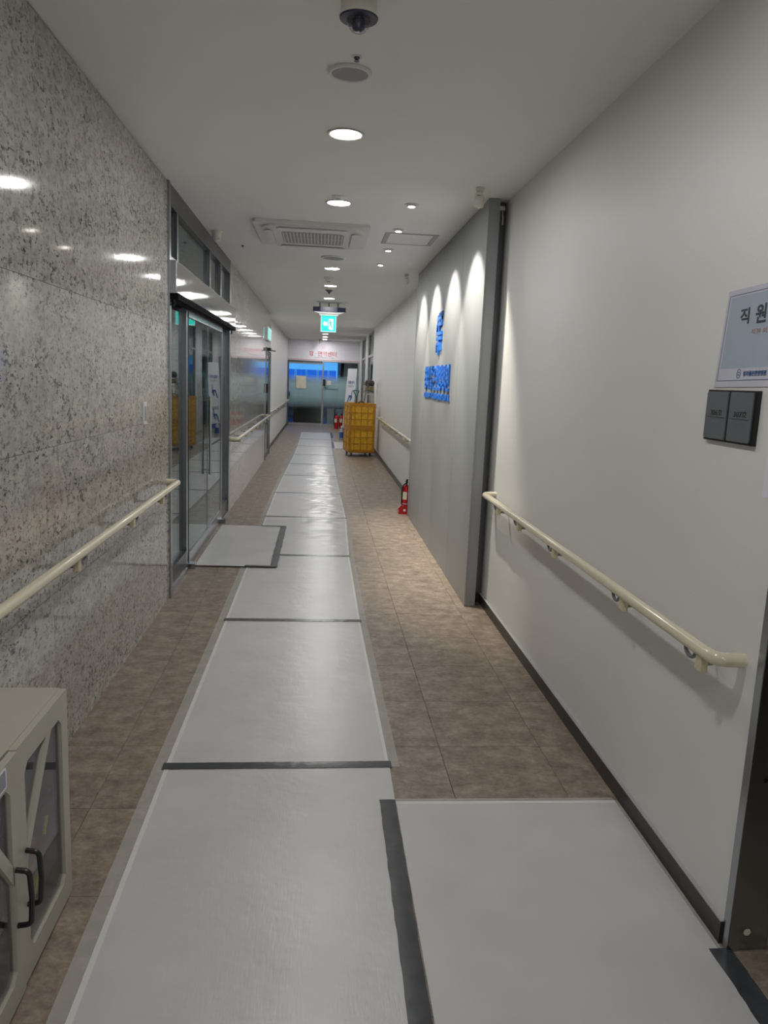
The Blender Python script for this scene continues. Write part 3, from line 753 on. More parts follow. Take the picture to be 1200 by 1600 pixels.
for k, y in enumerate((20.7, 22.2, 23.6)): lamp(y, 'lit round downlight near the end sign band, %s from the sign' % ORD[2-k])
for k, y in enumerate((1.75, -.4, -1.9)):      # the ceiling row goes on above and behind the camera
    o = lamp(y, 'lit round downlight on the near side of the dome camera, %s from it' % ORD[k])
    w_ = ('near', 'middle', 'rear')[k]; o.name = w_ + '_downlight_offscreen'
    for ch in o.children:
        if ch.name.startswith('diffuser'): ch.name = w_ + '_diffuser_offscreen'

# adjustable wall-washers
sp = thing('wall_washer', (0, 0, 0), '', 'spotlight', 'small spotlights above the grey sign panel')
MB().lathe([(.030, 0), (.045, 0), (.048, -.004), (.044, -.006), (.032, -.004), (.030, -.001)], n=24).build('trim_ring', 'white_plastic', sp, world=False)
hd = MB().lathe([(.028, -.001), (.028, -.014), (.024, -.016)], n=20); hd.build('lamp_head', 'chrome', sp, world=False)
gl = MB().lathe([(.0225, -.0165), (.0225, -.0175), (0, -.018)], n=20).build('lens', 'spot_glow', sp, world=False)
spd = bpy.data.lights.new('washer_beam', 'SPOT'); spd.energy = SPOT_W; spd.spot_size = math.radians(72); spd.spot_blend = .5; spd.shadow_soft_size = .02; spd.color = (1, .93, .80)
for k, y in enumerate((5.30, 6.17, 7.09, 7.98)):
    lab = 'small bright wall-washer spotlight, %s from the motion sensor on the grey panel' % ORD[k]
    if k == 0: s_ = sp; s_.location = (.565, y, ZC); s_['label'] = lab
    else: s_ = dup(sp, (.565, y, ZC), lab)
    lo = bpy.data.objects.new('washer_beam', spd); COL.objects.link(lo); lo.location = (.565, y, ZC-.022)
    lo.rotation_euler = Vector((math.sin(math.radians(27)), 0, -math.cos(math.radians(27)))).to_track_quat('-Z', 'Y').to_euler()

# dome camera
t = thing('dome_camera', (.085, 2.59, ZC), 'white dome security camera with clear bubble on the ceiling', 'camera')
MB().lathe([(.052, 0), (.056, -.006), (.058, -.045), (.061, -.05), (.061, -.056), (.050, -.057)], (.085, 2.59, ZC), 36).build('housing', 'warm_white_plastic', t)
MB().lathe([(.0605, -.0562), (.0585, -.061), (.036, -.063)], (.085, 2.59, ZC), 36).build('base_ring', 'navy_plastic', t)
MB().lathe([(.037*math.cos(a), -.063-.038*math.sin(a)) for a in [PI/2*k/8 for k in range(8)]]+[(0, -.101)], (.085, 2.59, ZC), 28).build('bubble', 'glass_dome', t)
MB().lathe([(0, -.062), (.020, -.063), (.022, -.075), (.019, -.088), (.010, -.094), (0, -.095)], (.085, 2.59, ZC), 20).build('camera_ball', 'navy_plastic', t)
box(.098, .118, 2.527, 2.530, ZC-.022, ZC-.012).build('maker_label', 'ink_grey', t)
# small sprinkler plate + round speaker
t = thing('sprinkler', (.097, 3.02, ZC), 'small dark recessed sprinkler head beside the round speaker', 'sprinkler', 'small ceiling sprinklers')
MB().lathe([(.020, 0), (.020, -.003), (.012, -.004)], (.097, 3.02, ZC), 20).build('rose', 'white_plastic', t)
MB().lathe([(.011, -.002), (.011, -.008), (.004, -.014), (.010, -.016), (.010, -.018), (0, -.018)], (.097, 3.02, ZC), 14).build('head', 'steel_dark', t)
def speaker(x, y, r, lab):
    t = thing('ceiling_speaker', (x, y, ZC), lab, 'speaker', 'round ceiling speakers')
    MB().lathe([(r*.86, -.001), (r, 0), (r*1.02, -.006), (r*.98, -.013), (r*.86, -.012), (r*.84, -.006)], (x, y, ZC), 40).build('bezel', 'white_plastic', t)
    MB().lathe([(r*.85, -.008), (r*.5, -.0095), (0, -.010)], (x, y, ZC), 40).build('grille', 'grey_mesh', t)
speaker(.077, 3.165, .082, 'round ceiling speaker between dome camera and the first downlight')
speaker(.085, 7.74, .118, 'large flat round ceiling speaker past the air conditioner')
t = thing('smoke_detector', (.078, 5.20, ZC), 'small white smoke detector right before a downlight and the air conditioner', 'smoke detector', 'smoke detectors')
MB().lathe([(.040, 0), (.040, -.008), (.026, -.016), (.018, -.017)], (.078, 5.20, ZC), 24).build('base', 'white_plastic', t)
MB().lathe([(.017, -.016), (.014, -.022), (0, -.023)], (.078, 5.20, ZC), 16).build('sensor', 'trim_grey', t)
t = thing('smoke_detector', (.055, 9.25, ZC), 'white smoke detector beyond the flat speaker, before the cone sprinkler', 'smoke detector', 'smoke detectors')
MB().lathe([(.055, 0), (.055, -.012), (.040, -.03), (.036, -.044), (.025, -.048)], (.055, 9.25, ZC), 24).build('base', 'white_plastic', t)
MB().lathe([(.024, -.047), (.020, -.052), (0, -.053)], (.055, 9.25, ZC), 16).build('sensor', 'grey_mesh', t)
t = thing('sprinkler', (.075, 10.48, ZC), 'dark cone shaped sprinkler before the hanging exit sign', 'sprinkler', 'small ceiling sprinklers')
MB().lathe([(.058, 0), (.058, -.006), (.050, -.009)], (.075, 10.48, ZC), 24).build('rose', 'white_plastic', t)
MB().lathe([(.052, -.009), (.012, -.045), (.006, -.058), (0, -.060)], (.075, 10.48, ZC), 20).build('head', 'steel_dark', t)
t = thing('sprinkler', (-.745, 7.34, ZC), 'tiny dark sprinkler head left of the air conditioner', 'sprinkler', 'small ceiling sprinklers')
MB().lathe([(.014, 0), (.014, -.004), (.006, -.008), (.010, -.014), (0, -.015)], (-.745, 7.34, ZC), 12).build('head', 'steel_dark', t)
t = thing('sprinkler', (-.06, 23.85, ZC), 'small dark fitting hanging above the end sign band', 'sprinkler', 'small ceiling sprinklers')
MB().lathe([(.03, 0), (.03, -.03), (.022, -.09), (.03, -.11), (0, -.115)], (-.06, 23.85, ZC), 12).build('head', 'rust_iron', t)

# air conditioner cassette
ax0, ax1, ay0, ay1 = -.545, .345, 6.06, 7.08
t = thing('air_conditioner', ((ax0+ax1)/2, (ay0+ay1)/2, ZC), 'white four-way cassette air conditioner set in the ceiling', 'air conditioner')
def rrect(x0, x1, y0, y1, r, n=5):
    out = []
    for cx, cy, a0 in ((x1-r, y1-r, 0), (x0+r, y1-r, PI/2), (x0+r, y0+r, PI), (x1-r, y0+r, 1.5*PI)):
        for k in range(n+1): a = a0+PI/2*k/n; out.append((cx+r*math.cos(a), cy+r*math.sin(a)))
    return out
zf = lambda u, v, t_: (u, v, t_)
MB().prism(rrect(ax0, ax1, ay0, ay1, .03), zf, ZC-.0006, ZC-.022).build('panel', 'white_plastic', t, smooth=False)
MB().prism(rrect(ax0+.055, ax1-.055, ay0+.055, ay1-.055, .12), zf, ZC-.022, ZC-.036).build('inner_panel', 'white_plastic', t, smooth=False)
gx0, gx1, gy0, gy1 = -.345, .150, 6.33, 6.83
MB().prism(rrect(gx0, gx1, gy0, gy1, .05), zf, ZC-.036, ZC-.0375).build('grille_recess', 'grille_grey', t)
ns_ = 18
sm_ = None
for k in range(ns_):
    x = gx0+.012+(gx1-gx0-.024)*k/(ns_-1); inset = .02 if 0 < k < ns_-1 else .04
    box(x-.0035, x+.0035, gy0+inset, gy1-inset, ZC-.0385, ZC-.0376).build('grille_slat', 'white_plastic', t)
box(gx0+.02, gx1-.02, 6.578, 6.584, ZC-.0395, ZC-.0386).build('grille_crossbar', 'white_plastic', t)
for (a, b, c, d_) in ((ax0+.07, ax0+.135, 6.26, 6.88), (ax1-.135, ax1-.07, 6.26, 6.88), (-.375, .175, ay0+.085, ay0+.15), (-.375, .175, ay1-.15, ay1-.085)):
    lv = MB().prism(rrect(a+.014, b-.014, c+.014, d_-.014, .016), zf, ZC-.036, ZC-.042).build('louver_stem', 'white_plastic', t)
    MB().prism(rrect(a, b, c, d_, .03), zf, ZC-.042, ZC-.047).build('louver_flap', 'white_plastic', lv)
# access hatch
t = thing('access_hatch', (.69, 6.55, ZC), 'rectangular ceiling access hatch beside the wall-washer spotlights', 'access hatch')
hx0, hx1, hy0, hy1 = .478, .902, 6.30, 6.79
MB().box(hx0, hx1, hy0, hy0+.02, ZC-.006, ZC).box(hx0, hx1, hy1-.02, hy1, ZC-.006, ZC).box(hx0, hx0+.035, hy0+.02, hy1-.02, ZC-.006, ZC).box(hx1-.035, hx1, hy0+.02, hy1-.02, ZC-.006, ZC).build('frame', 'trim_grey', t)
box(hx0+.038, hx1-.038, hy0+.023, hy1-.023, ZC-.005, ZC).build('panel', 'ceiling_paint', t)

# motion sensors
def motion(x, y, lab, s=1, yaw=0, h=.115):
    t = thing('motion_sensor', (x, y, ZC), lab, 'motion sensor', 'white motion sensors', rot=(0, 0, yaw))
    MB().lathe([(.026, 0), (.026, -.012), (.018, -.03), (.012, -.04)], n=16).build('mount', 'warm_white_plastic', t, world=False)
    b = MB().prism(rrect(-.026, .026, -h, -.030, .018, 4), lambda u, v, q: (u, q, v), -.028, .014)
    b.build('body', 'warm_white_plastic', t, bevel=.003, world=False, smooth=False)
    MB().prism(rrect(-.018, .018, -h+.012, -h+.045, .010, 3), lambda u, v, q: (u, q, v), -.0285, -.032).build('lens', 'white_plastic', t, world=False)
    box(-.008, .016, -.030, -.0283, -.052, -.046).build('indicator', 'ink_grey', t, world=False)
    return t
motion(.915, 4.76, 'white motion sensor at the near top corner of the grey panel', yaw=-.5)
motion(.90, 8.60, 'white motion sensor at the far top end of the grey panel', yaw=-.3)
t = thing('motion_sensor', (-.895, 6.70, ZC), 'rounded cream motion sensor on the ceiling above the entrance transom', 'motion sensor', 'white motion sensors')
MB().lathe([(.050, 0), (.050, -.010), (.042, -.012)], (-.895, 6.70, ZC), 24).build('mount', 'warm_white_plastic', t)
MB().lathe([(.041, -.012), (.038, -.045), (.030, -.068), (.016, -.082), (0, -.086)], (-.895, 6.70, ZC), 24).build('body', 'warm_white_plastic', t)
MB().lathe([(.010, 0), (.008, .006), (0, .007)], (-.872, 6.672, ZC-.062), 12, 'y').build('lens', 'label_paper', t)

# hanging exit sign
ex, ey = .09, 12.2
t = thing('exit_sign', (ex, ey, ZC), 'hanging green illuminated exit sign with running figure and left arrow', 'exit sign')
MB().prism(rrect(ex-.19, ex+.19, ey-.10, ey+.10, .05), zf, ZC, ZC-.012).build('ceiling_plate', 'white_plastic', t)
for dx in (-.14, 0, .14): MB().tube([(ex+dx, ey, ZC-.012), (ex+dx, ey, ZC-.085)], .009, 8).build('hanger_rod', 'steel_dark', t)
MB().prism([(ex-.245, ey-.05), (ex-.13, ey-.085), (ex+.13, ey-.085), (ex+.258, ey-.05), (ex+.258, ey+.05), (ex-.245, ey+.05)], zf, ZC-.078, ZC-.150).build('top_housing', 'navy_plastic', t)
MB().prism([(ex-.235, -.150), (ex+.248, -.150), (ex+.16, -.180), (ex-.15, -.180)], lambda u, v, q: (u, q, ZC+v), ey-.07, ey+.05).build('lower_housing', 'white_plastic', t)
box(ex-.145, ex+.148, ey-.05, ey+.03, ZC-.205, ZC-.180).build('lamp_holder', 'white_plastic', t)
pn = box(ex-.118, ex+.118, ey-.012, ey+.012, ZC-.448, ZC-.205).build('light_panel', 'exit_green', t)
E_ = lambda u, v, q: (ex+u, q, ZC-.325+v)
pf = ey-.0125
MB().box(ex-.118, ex+.118, pf-.001, pf, ZC-.448, ZC-.438).box(ex-.118, ex-.111, pf-.001, pf, ZC-.438, ZC-.205).box(ex+.111, ex+.118, pf-.001, pf, ZC-.438, ZC-.205).build('edge_glow', 'exit_white', pn)
MB().prism([(.0, .075), (.075, .075), (.075, -.092), (.03, -.092), (.0, -.075)], E_, pf, pf-.001).build('door_symbol', 'exit_white', pn)
MB().prism([(-.095, .0), (-.05, .045), (-.05, .02), (-.012, .03), (-.012, -.035), (-.05, -.02), (-.05, -.045)], E_, pf, pf-.001).build('arrow_symbol', 'exit_white', pn)
m = MB().lathe([(.011, 0), (.011, .0008)], (ex+.022, pf-.0020, ZC-.275), 12, 'y')
m.bar((ex+.024, pf-.0016, ZC-.29), (ex+.034, pf-.0016, ZC-.335), .016, .0008, (0, 1, 0)).bar((ex+.034, pf-.0016, ZC-.335), (ex+.012, pf-.0016, ZC-.36), .011, .0008, (0, 1, 0)).bar((ex+.034, pf-.0016, ZC-.335), (ex+.056, pf-.0016, ZC-.385), .011, .0008, (0, 1, 0)).bar((ex+.024, pf-.0016, ZC-.297), (ex+.002, pf-.0016, ZC-.32), .008, .0008, (0, 1, 0)).bar((ex+.024, pf-.0016, ZC-.297), (ex+.05, pf-.0016, ZC-.315), .008, .0008, (0, 1, 0))
m.build('running_figure', 'exit_green_dim', pn, smooth=False)
# wall sign above narrow door
t = thing('exit_sign', (XL, 14.1, 2.2), 'slim green lit sign on the granite wall above narrow glass door', 'exit sign')
box(XL, XL+.03, 13.72, 14.5, 2.12, 2.35).build('housing', 'white_plastic', t)
box(XL+.03, XL+.045, 13.74, 14.48, 2.135, 2.335).build('light_panel', 'exit_edge', t)

# ================================================================== SIGNS
# blue lettering on the grey clad wall
sg = thing('blue_wall_sign', (XP, 6.8, 1.36), 'raised blue hospital name and emblem on the grey clad panel', 'sign')
chars = '청라좋은한방병원'
yc0, yc1, zc_ = 7.55, 6.09, 1.545
wch = (yc0-yc1)/8
for i, ch in enumerate(chars):
    text('letter', ch, 'R', (XP-.001, yc0-wch*(i+.5), zc_), wch*.90, .215, .012, 'blue_sign', sg, bold=.02)
wy = 7.54
for wd_ in 'CHEONGNA JOEUN KOREAN MEDICINE HOSPITAL'.split():
    ww = 1.50*len(wd_)/38.6; text('subtitle_word', wd_, 'R', (XP-.001, wy-ww/2, 1.385), ww, .052, .008, 'blue_sign', sg, bold=.03); wy -= ww+1.50/38.6*.75
em = MB()
def stroke(u0, v0, u1, v1, wd=.042):
    d_ = Vector((u1-u0, v1-v0)).normalized(); n_ = Vector((-d_.y, d_.x))*wd/2; a_, b_ = Vector((u0, v0)), Vector((u1, v1))
    em.prism([tuple(a_+n_), tuple(a_-n_), tuple(b_-n_), tuple(b_+n_)], lambda u, v, q: (XP-q, 6.745-u, v), .0012, .0125+.0005*(len(em.v)//8))
# upper character
for u, a, b in ((-.105, 1.975, 2.085), (-.035, 2.0, 2.10), (.035, 2.0, 2.105), (.105, 2.0, 2.11)): stroke(u, a, u, b, .030)
stroke(-.12, 2.055, .12, 2.055, .026); stroke(-.05, 2.005, .125, 2.005, .028); stroke(.0, 1.93, .0, 2.05, .040); stroke(-.135, 1.955, -.10, 2.01, .032); stroke(-.14, 1.927, .14, 1.927, .030)
# lower character
stroke(-.135, 1.884, .14, 1.884, .030); stroke(.0, 1.742, .0, 1.884, .040); stroke(-.10, 1.838, .11, 1.838, .024)
stroke(-.105, 1.768, -.098, 1.845, .030); stroke(.115, 1.778, .105, 1.845, .030); stroke(-.052, 1.775, -.048, 1.815, .024); stroke(.056, 1.785, .052, 1.822, .024)
em.build('emblem', 'blue_sign', sg)

# end band lettering
eg = thing('centre_sign', (0, YE, 2.2), 'red lettering with round emblem on the white end band', 'sign')
cx = .02
for ch, u, mt, wd in (('암', -.335, 'ink_red', .13), ('·', -.20, 'ink_grey', .022), ('면', -.075, 'ink_red', .13), ('역', .075, 'ink_pink', .125), ('센', .225, 'ink_red', .13), ('터', .37, 'ink_red', .125)):
    text('letter', ch, 'E', (cx+u, YE-.0008, 2.245 - .0*u), wd, .15 if ch != '·' else .022, .006, mt, eg, bold=.01)
text('subtitle', 'CANCER & IMMUNITY CENTER', 'E', (cx+.04, YE-.0008, 2.125), .63, .034, .003, 'ink_grey', eg)
ring = MB()
for k in range(40):
    a, b = 2*PI*k/40, 2*PI*(k+1)/40
    ring.bar((.03+.085*math.cos(a), YE-.003, 2.445+.085*math.sin(a)), (.03+.085*math.cos(b), YE-.003, 2.445+.085*math.sin(b)), .004, .008, (0, 1, 0))
ring.build('emblem_ring', 'ink_pink', eg)
text('emblem_mark', '면역\n센터', 'E', (.03, YE-.0008, 2.44), .085, .085, .003, 'ink_pink', eg)

# notices on the end glass
tag(box(-.77, -.46, YE+.022, YE+.0295, 1.16, 1.545).build('notice_sheet', 'label_paper'), 'pale notice sheet taped on the left end glass door', 'notice', 'paper notices on the glass')
tag(box(.186, .31, YE+.022, YE+.0295, 1.29, 1.43).build('notice_sheet', 'label_paper'), 'small pale notice beside the black lock of the end glass', 'notice', 'paper notices on the glass')

# poster + room plates on the near right wall
po = thing('poster', (XR, 2.0, 1.66), 'glossy laminated pale blue staff notice above the room plates', 'poster')
tilt = math.radians(1.0)
pc = Vector((0, 2.012, 1.660)); cs, sn = math.cos(tilt), math.sin(tilt)
def PM(u, v, q):      # u: to viewer's right (-Y), v: up; wall-tilted; q out of the wall
    return (XR-q, pc.y-(u*cs + v*.10), pc.z+(u*sn + v*cs))
PW, PH = .165, .1345
def prect(u0, u1, v0, v1, q0, q1, name, mat, par, bev=0): return MB().prism([(u0, v0), (u1, v0), (u1, v1), (u0, v1)], PM, q0, q1).build(name, mat, par)
sh = prect(-PW, PW, -PH, PH, .0008, .0024, 'laminate_sheet', 'poster_paper', po)
prect(-PW+.022, PW-.022, -PH+.052, PH-.020, .0025, .0029, 'blue_field', 'poster_blue', po)
ln = MB()
for (a, b, c, d_) in ((-PW+.012, -PW+.0133, -PH+.018, PH-.014), (PW-.0133, PW-.012, -PH+.018, PH-.014), (-PW+.012, PW-.012, PH-.0153, PH-.014), (-PW+.012, PW-.012, -PH+.018, -PH+.0193)):
    ln.prism([(a, c), (b, c), (b, d_), (a, d_)], PM, .0025, .0032)
ln.build('border_line', 'ink_blue', po)
def ptext(body, u, v, wd, hg, mat, name='print', bold=0):
    x, y, z = PM(u, v, .003); return text(name, body, 'R', (x, y, z), wd, hg, .0004, mat, po, bold, rot=tilt)
ptext('직', -.058, .058, .046, .044, 'ink_dark', bold=.03); ptext('원', .020, .058, .050, .050, 'ink_dark', bold=.03)
ptext('직원 외 출입', .052, .012, .13, .0145, 'ink_orange')
ptext('청라좋은한방병원', .038, -.0985, .110, .0145, 'ink_blue', bold=.03)
em2 = MB()
for k in range(20):
    a, b = 2*PI*k/20, 2*PI*(k+1)/20
    em2.prism([(-.040+.010*math.cos(a), -.098+.0135*math.sin(a)), (-.040+.010*math.cos(b), -.098+.0135*math.sin(b)), (-.040+.0085*math.cos(b), -.098+.012*math.sin(b)), (-.040+.0085*math.cos(a), -.098+.012*math.sin(a))], PM, .0025, .0032)
for dv in (.003, -.004): em2.prism([(-.045, -.0985+dv), (-.035, -.0985+dv), (-.035, -.096+dv), (-.045, -.096+dv)], PM, .0025, .0032)
em2.build('small_emblem', 'ink_blue', po)

pl = thing('room_number_sign', (XR, 2.07, 1.44), 'dark double room sign reading 306 and 307 under the poster', 'room sign')
box(XR-.012, XR, 1.938, 2.200, 1.370, 1.516).build('backing', 'plate_black', pl, bevel=.0015, smooth=False)
for a, b, tx_ in ((2.078, 2.195, '306호'), (1.950, 2.066, '307호')):
    q = MB().prism(rrect(a, b, 1.376, 1.511, .006, 3), lambda u, v, t_: (t_, u, v), XR-.012, XR-.016).build('number_plate', 'plate_grey', pl)
    cy = (a+b)/2 - .002
    text('number', tx_, 'R', (XR-.0161, cy, 1.452), .066, .017, .0006, 'plate_text', q, bold=.01)
    box(XR-.0168, XR-.0161, a+.012, b-.012, 1.4375, 1.4387).build('rule_line', 'plate_text', q)
    dt = MB()
    for k, (du, dv) in enumerate([(0, 0), (0, 4), (5, 2), (5, 4), (12, 4), (14, 2), (19, 0), (21, 4), (26, 2), (32, 0), (34, 2)]):
        dt.box(XR-.0172, XR-.0161, cy+.017-du*.001-.0006, cy+.017-du*.001+.0006, 1.422+dv*.001-.0006, 1.422+dv*.001+.0006)
    dt.build('braille_dots', 'dot_grey', q)
tag(box(XR-.0015, XR-.0003, 1.815, 1.880, 1.245, 1.345).build('notice_sheet', 'sign_white'), 'small white paper on the right wall beside the door jamb', 'notice')

# wall switch on granite
sw = thing('wall_switch', (XL, 4.37, 1.27), 'narrow white switch plate on the granite wall above the handrail', 'switch')
box(XL, XL+.010, 4.325, 4.405, 1.205, 1.328).build('plate', 'white_plastic', sw, bevel=.002, smooth=False)
box(XL+.0102, XL+.014, 4.342, 4.388, 1.225, 1.305).build('rocker', 'trim_grey', sw)

# ================================================================== CABINET
cx0, cx1, cy0, cy1, cz = XL+.004, -.693, 1.335, 2.05, .63
cb = thing('shoe_cabinet', ((cx0+cx1)/2, (cy0+cy1)/2, 0), 'low beige metal cabinet with smoked glass doors against the granite wall', 'cabinet')
b = MB().box(cx0, cx1, cy0, cy1, cz-.018, cz).box(cx0, cx1, cy0, cy0+.016, .0, cz-.018).box(cx0, cx1, cy1-.016, cy1, .0, cz-.018).box(cx0, cx0+.012, cy0+.016, cy1-.016, .0, cz-.018).box(cx0+.012, cx1, cy0+.016, cy1-.016, .0, .04)
b.build('body', 'cabinet_paint', cb, smooth=False)
box(cx0+.013, cx1-.02, cy0+.017, cy1-.017, .33, .343).build('shelf', 'dark_base', cb)
D_ = lambda u, v, q: (q, u, v)
def cab_door(y0, y1, xf, mir):
    # frame made of bars around the window, window is chamfered and crossed by a slanting bar
    f = lambda y: (y1-(y-y0)) if mir else y
    wy0, wy1, wz0, wz1 = y0+.045, y1-.048, .075, .568
    m = MB()
    m.box(xf-.018, xf, y0, wy0, .012, cz-.002).box(xf-.018, xf, wy1, y1, .012, cz-.002).box(xf-.018, xf, wy0, wy1, .012, wz0).box(xf-.018, xf, wy0, wy1, wz1, cz-.002)
    for (cyy, czz, sy, sz) in ((wy0, wz0, 1, 1), (wy1, wz0, -1, 1), (wy0, wz1, 1, -1), (wy1, wz1, -1, -1)):
        a = .022; m.prism([(cyy, czz), (cyy+sy*a, czz), (cyy, czz+sz*a)], D_, xf-.018, xf)
    dr = m.build('door', 'cabinet_paint', cb, smooth=False)
    p0, p1 = f(wy0+.005), f(wy0+.175)
    a = [(f(wy0-.001), wz0+.24), (f(wy0-.001), wz0+.29), (f(wy0+.150), wz1+.001), (f(wy0+.185), wz1+.001)]
    MB().prism([a[0], a[3], a[2], a[1]], D_, xf-.018, xf).build('slanting_bar', 'cabinet_paint', dr)
    box(xf-.012, xf-.009, wy0-.004, wy1+.004, wz0-.004, wz1+.004).build('smoked_pane', 'glass_cab', dr)
    hy = f(y0+.035)
    MB().tube(bend([(xf, hy, .352), (xf+.030, hy, .348), (xf+.034, hy, .28), (xf+.030, hy, .212), (xf, hy, .208)], .012), .0065, 8).build('handle', 'black_plastic', dr)
    return dr
cab_door(1.695, 2.05, -.675, False)
dl_ = cab_door(1.335, 1.690, -.670, True)
MB().prism(rrect(1.575, 1.625, .575, .625, .006, 3), D_, -.670, -.6692).build('name_sticker', 'sign_white', dl_)
MB().prism(rrect(1.580, 1.620, .580, .620, .004, 3), D_, -.6692, -.6690).build('sticker_field', 'ink_grey', dl_)
# contents
def lump(name, c, r, mat, label, cat, seed, parent=None):
    m = MB(); m.sm = True; n, k = 14, 9
    for i in range(k+1):
        a = PI*i/k
        for j in range(n):
            b_ = 2*PI*j/n; v = Vector((math.sin(a)*math.cos(b_), math.sin(a)*math.sin(b_), math.cos(a)))
            v = Vector([math.copysign(abs(q)**.6, q) for q in v]); d_ = 1+.10*noise.noise(v*2.3+Vector((seed, 0, 0)))
            m.v.append((c[0]+v.x*r[0]*d_, c[1]+v.y*r[1]*d_, max(c[2]-r[2], c[2]+v.z*r[2]*d_)))
    for i in range(k):
        for j in range(n): m.f.append((i*n+j, i*n+(j+1) % n, (i+1)*n+(j+1) % n, (i+1)*n+j))
    o = m.build(name, mat, parent)
    return o
bg_ = thing('paper_bag', (-.82, 1.92, .04), 'brown paper bag with yellow tags on the cabinet floor', 'bag')
lump('bag_body', (-.80, 1.90, .155), (.080, .10, .114), 'brown_bag', '', '', 3.1, bg_)
for y, z in ((1.83, .10), (1.86, .14), (1.94, .26)): MB().bar((-.708, y, z), (-.708, y+.024, z+.04), .018, .004, (1, 0, 0)).build('tag', 'neon', bg_)
bk = thing('folded_jacket', (-.82, 1.84, .343), 'grey folded jacket with neon strips on the cabinet shelf', 'jacket')
lump('cloth', (-.80, 1.86, .425), (.085, .13, .081), 'grey_cloth', '', '', 8.1, bk)
MB().bar((-.706, 1.77, .475), (-.706, 1.81, .42), .017, .004, (1, 0, 0)).bar((-.706, 1.81, .42), (-.706, 1.815, .37), .017, .004, (1, 0, 0)).build('neon_strip', 'neon', bk)
bl = thing('slipper', (-.76, 1.775, .04), 'beige slipper standing in the cabinet beside the bag', 'slipper')
lump('sole', (-.735, 1.785, .165), (.022, .018, .124), 'beige_cloth', '', '', 5.5, bl)
bx_ = thing('storage_bag', (-.82, 1.52, .04), 'dark cloth bag behind the near cabinet door', 'bag')
lump('bag_body', (-.82, 1.50, .16), (.09, .11, .119), 'grey_cloth', '', '', 11.7, bx_)

# ================================================================== CRATES AND TOOLS
ang = math.radians(9)
def crate(z0, label):
    t = thing('crate', (.575, 15.0, z0), label, 'crate', 'stacked yellow plastic crates', rot=(0, 0, ang))
    W, D, H_ = .52, .60, .475; th = .012
    s = MB().box(th, W-th, th, D-th, .0, .012).box(.012, W-.012, .012, .024, .012, H_-.01).box(.012, W-.012, D-.024, D-.012, .012, H_-.01).box(.012, .024, .024, D-.024, .012, H_-.01).box(W-.024, W-.012, .024, D-.024, .012, H_-.01)
    s.build('shell', 'yellow_worn', t, world=False)
    r = MB().box(0, W, 0, .012, H_-.055, H_).box(0, W, D-.012, D, H_-.055, H_).box(0, .012, .012, D-.012, H_-.055, H_).box(W-.012, W, .012, D-.012, H_-.055, H_)
    r.build('rim', 'yellow_crate', t, world=False)
    bt = MB().box(0, W, 0, .012, .0, .045).box(0, W, D-.012, D, .0, .045).box(0, .012, .012, D-.012, .0, .045).box(W-.012, W, .012, D-.012, .0, .045)
    bt.build('base_band', 'yellow_crate', t, world=False)
    zs = [.165, .29]
    for z in zs:
        MB().box(.012, W-.012, .001, .012, z-.006, z+.006).build('rib', 'yellow_crate', t, world=False)
        MB().box(.001, .012, .012, D-.012, z-.009, z+.009).build('rib', 'yellow_crate', t, world=False)
        MB().box(W-.012, W-.001, .012, D-.012, z-.006, z+.006).build('rib', 'yellow_crate', t, world=False)
    for x in (.012, .10, .23, .36, W-.05): 
        MB().box(x, x+(.035 if x in (.012, W-.05) else .013), .0005, .012, .045, H_-.055).build('upright', 'yellow_crate', t, world=False)
    for y in (.012, .29, D-.055):
        MB().box(.0005, .012, y, y+.04, .045, H_-.055).build('upright', 'yellow_crate', t, world=False)
        MB().box(W-.012, W-.0005, y, y+.04, .045, H_-.055).build('upright', 'yellow_crate', t, world=False)
    return t
crate(.095, 'lower yellow ribbed crate standing on the dolly')
crate(.571, 'upper yellow ribbed crate holding the tools')
dy = thing('dolly', (.575, 15.0, 0), 'small wheeled dolly under the yellow crates', 'dolly', rot=(0, 0, ang))
box(.02, .50, .02, .58, .078, .0945).build('deck', 'yellow_crate', dy, world=False)
for i, (x, y) in enumerate(((.07, .07), (.45, .07), (.07, .53), (.45, .53))):
    wh = MB().lathe([(.010, -.012), (.036, -.012), (.038, -.006), (.038, .006), (.036, .012), (.010, .012)], (x, y, .039), 18, 'x').build('wheel', 'wheel_purple' if i % 2 == 0 else 'black_plastic', dy, world=False)
    f = MB().box(x-.018, x-.014, y-.012, y+.012, .035, .077).box(x+.014, x+.018, y-.012, y+.012, .035, .077).box(x-.018, x+.018, y-.014, y+.014, .072, .0775)
    f.build('fork', 'steel_dark', wh, world=False)
# D-handle spade
def T(x, y, z): return (x, y, z)
sh_ = thing('spade', (.70, 15.25, .60), 'spade with a green D-shaped grip standing in the upper crate', 'spade')
MB().tube([(.72, 15.30, .62), (.705, 15.27, 1.16)], .014, 10).build('shaft', 'wood_dark', sh_)
MB().tube(bend([(.705, 15.27, 1.15), (.690, 15.266, 1.19), (.640, 15.262, 1.29), (.755, 15.258, 1.29), (.718, 15.263, 1.19), (.705, 15.27, 1.15)], .018), .011, 8).build('grip', 'green_plastic', sh_)
MB().box(.66, .78, 15.295, 15.305, .585, .66).build('blade', 'rust_iron', sh_)
pb = thing('pry_bar', (.80, 15.2, .60), 'dark bent pry bar lying over the upper crate rim', 'pry bar')
MB().tube(bend([(.74, 15.42, .60), (.76, 15.30, 1.06), (.80, 15.26, 1.085), (.835, 15.25, 1.08), (.845, 15.25, 1.055)], .02), .011, 8).build('shaft', 'rust_iron', pb)
MB().bar((.835, 15.25, 1.082), (.852, 15.25, 1.03), .024, .008, (1, 0, 0)).build('claw', 'rust_iron', pb)
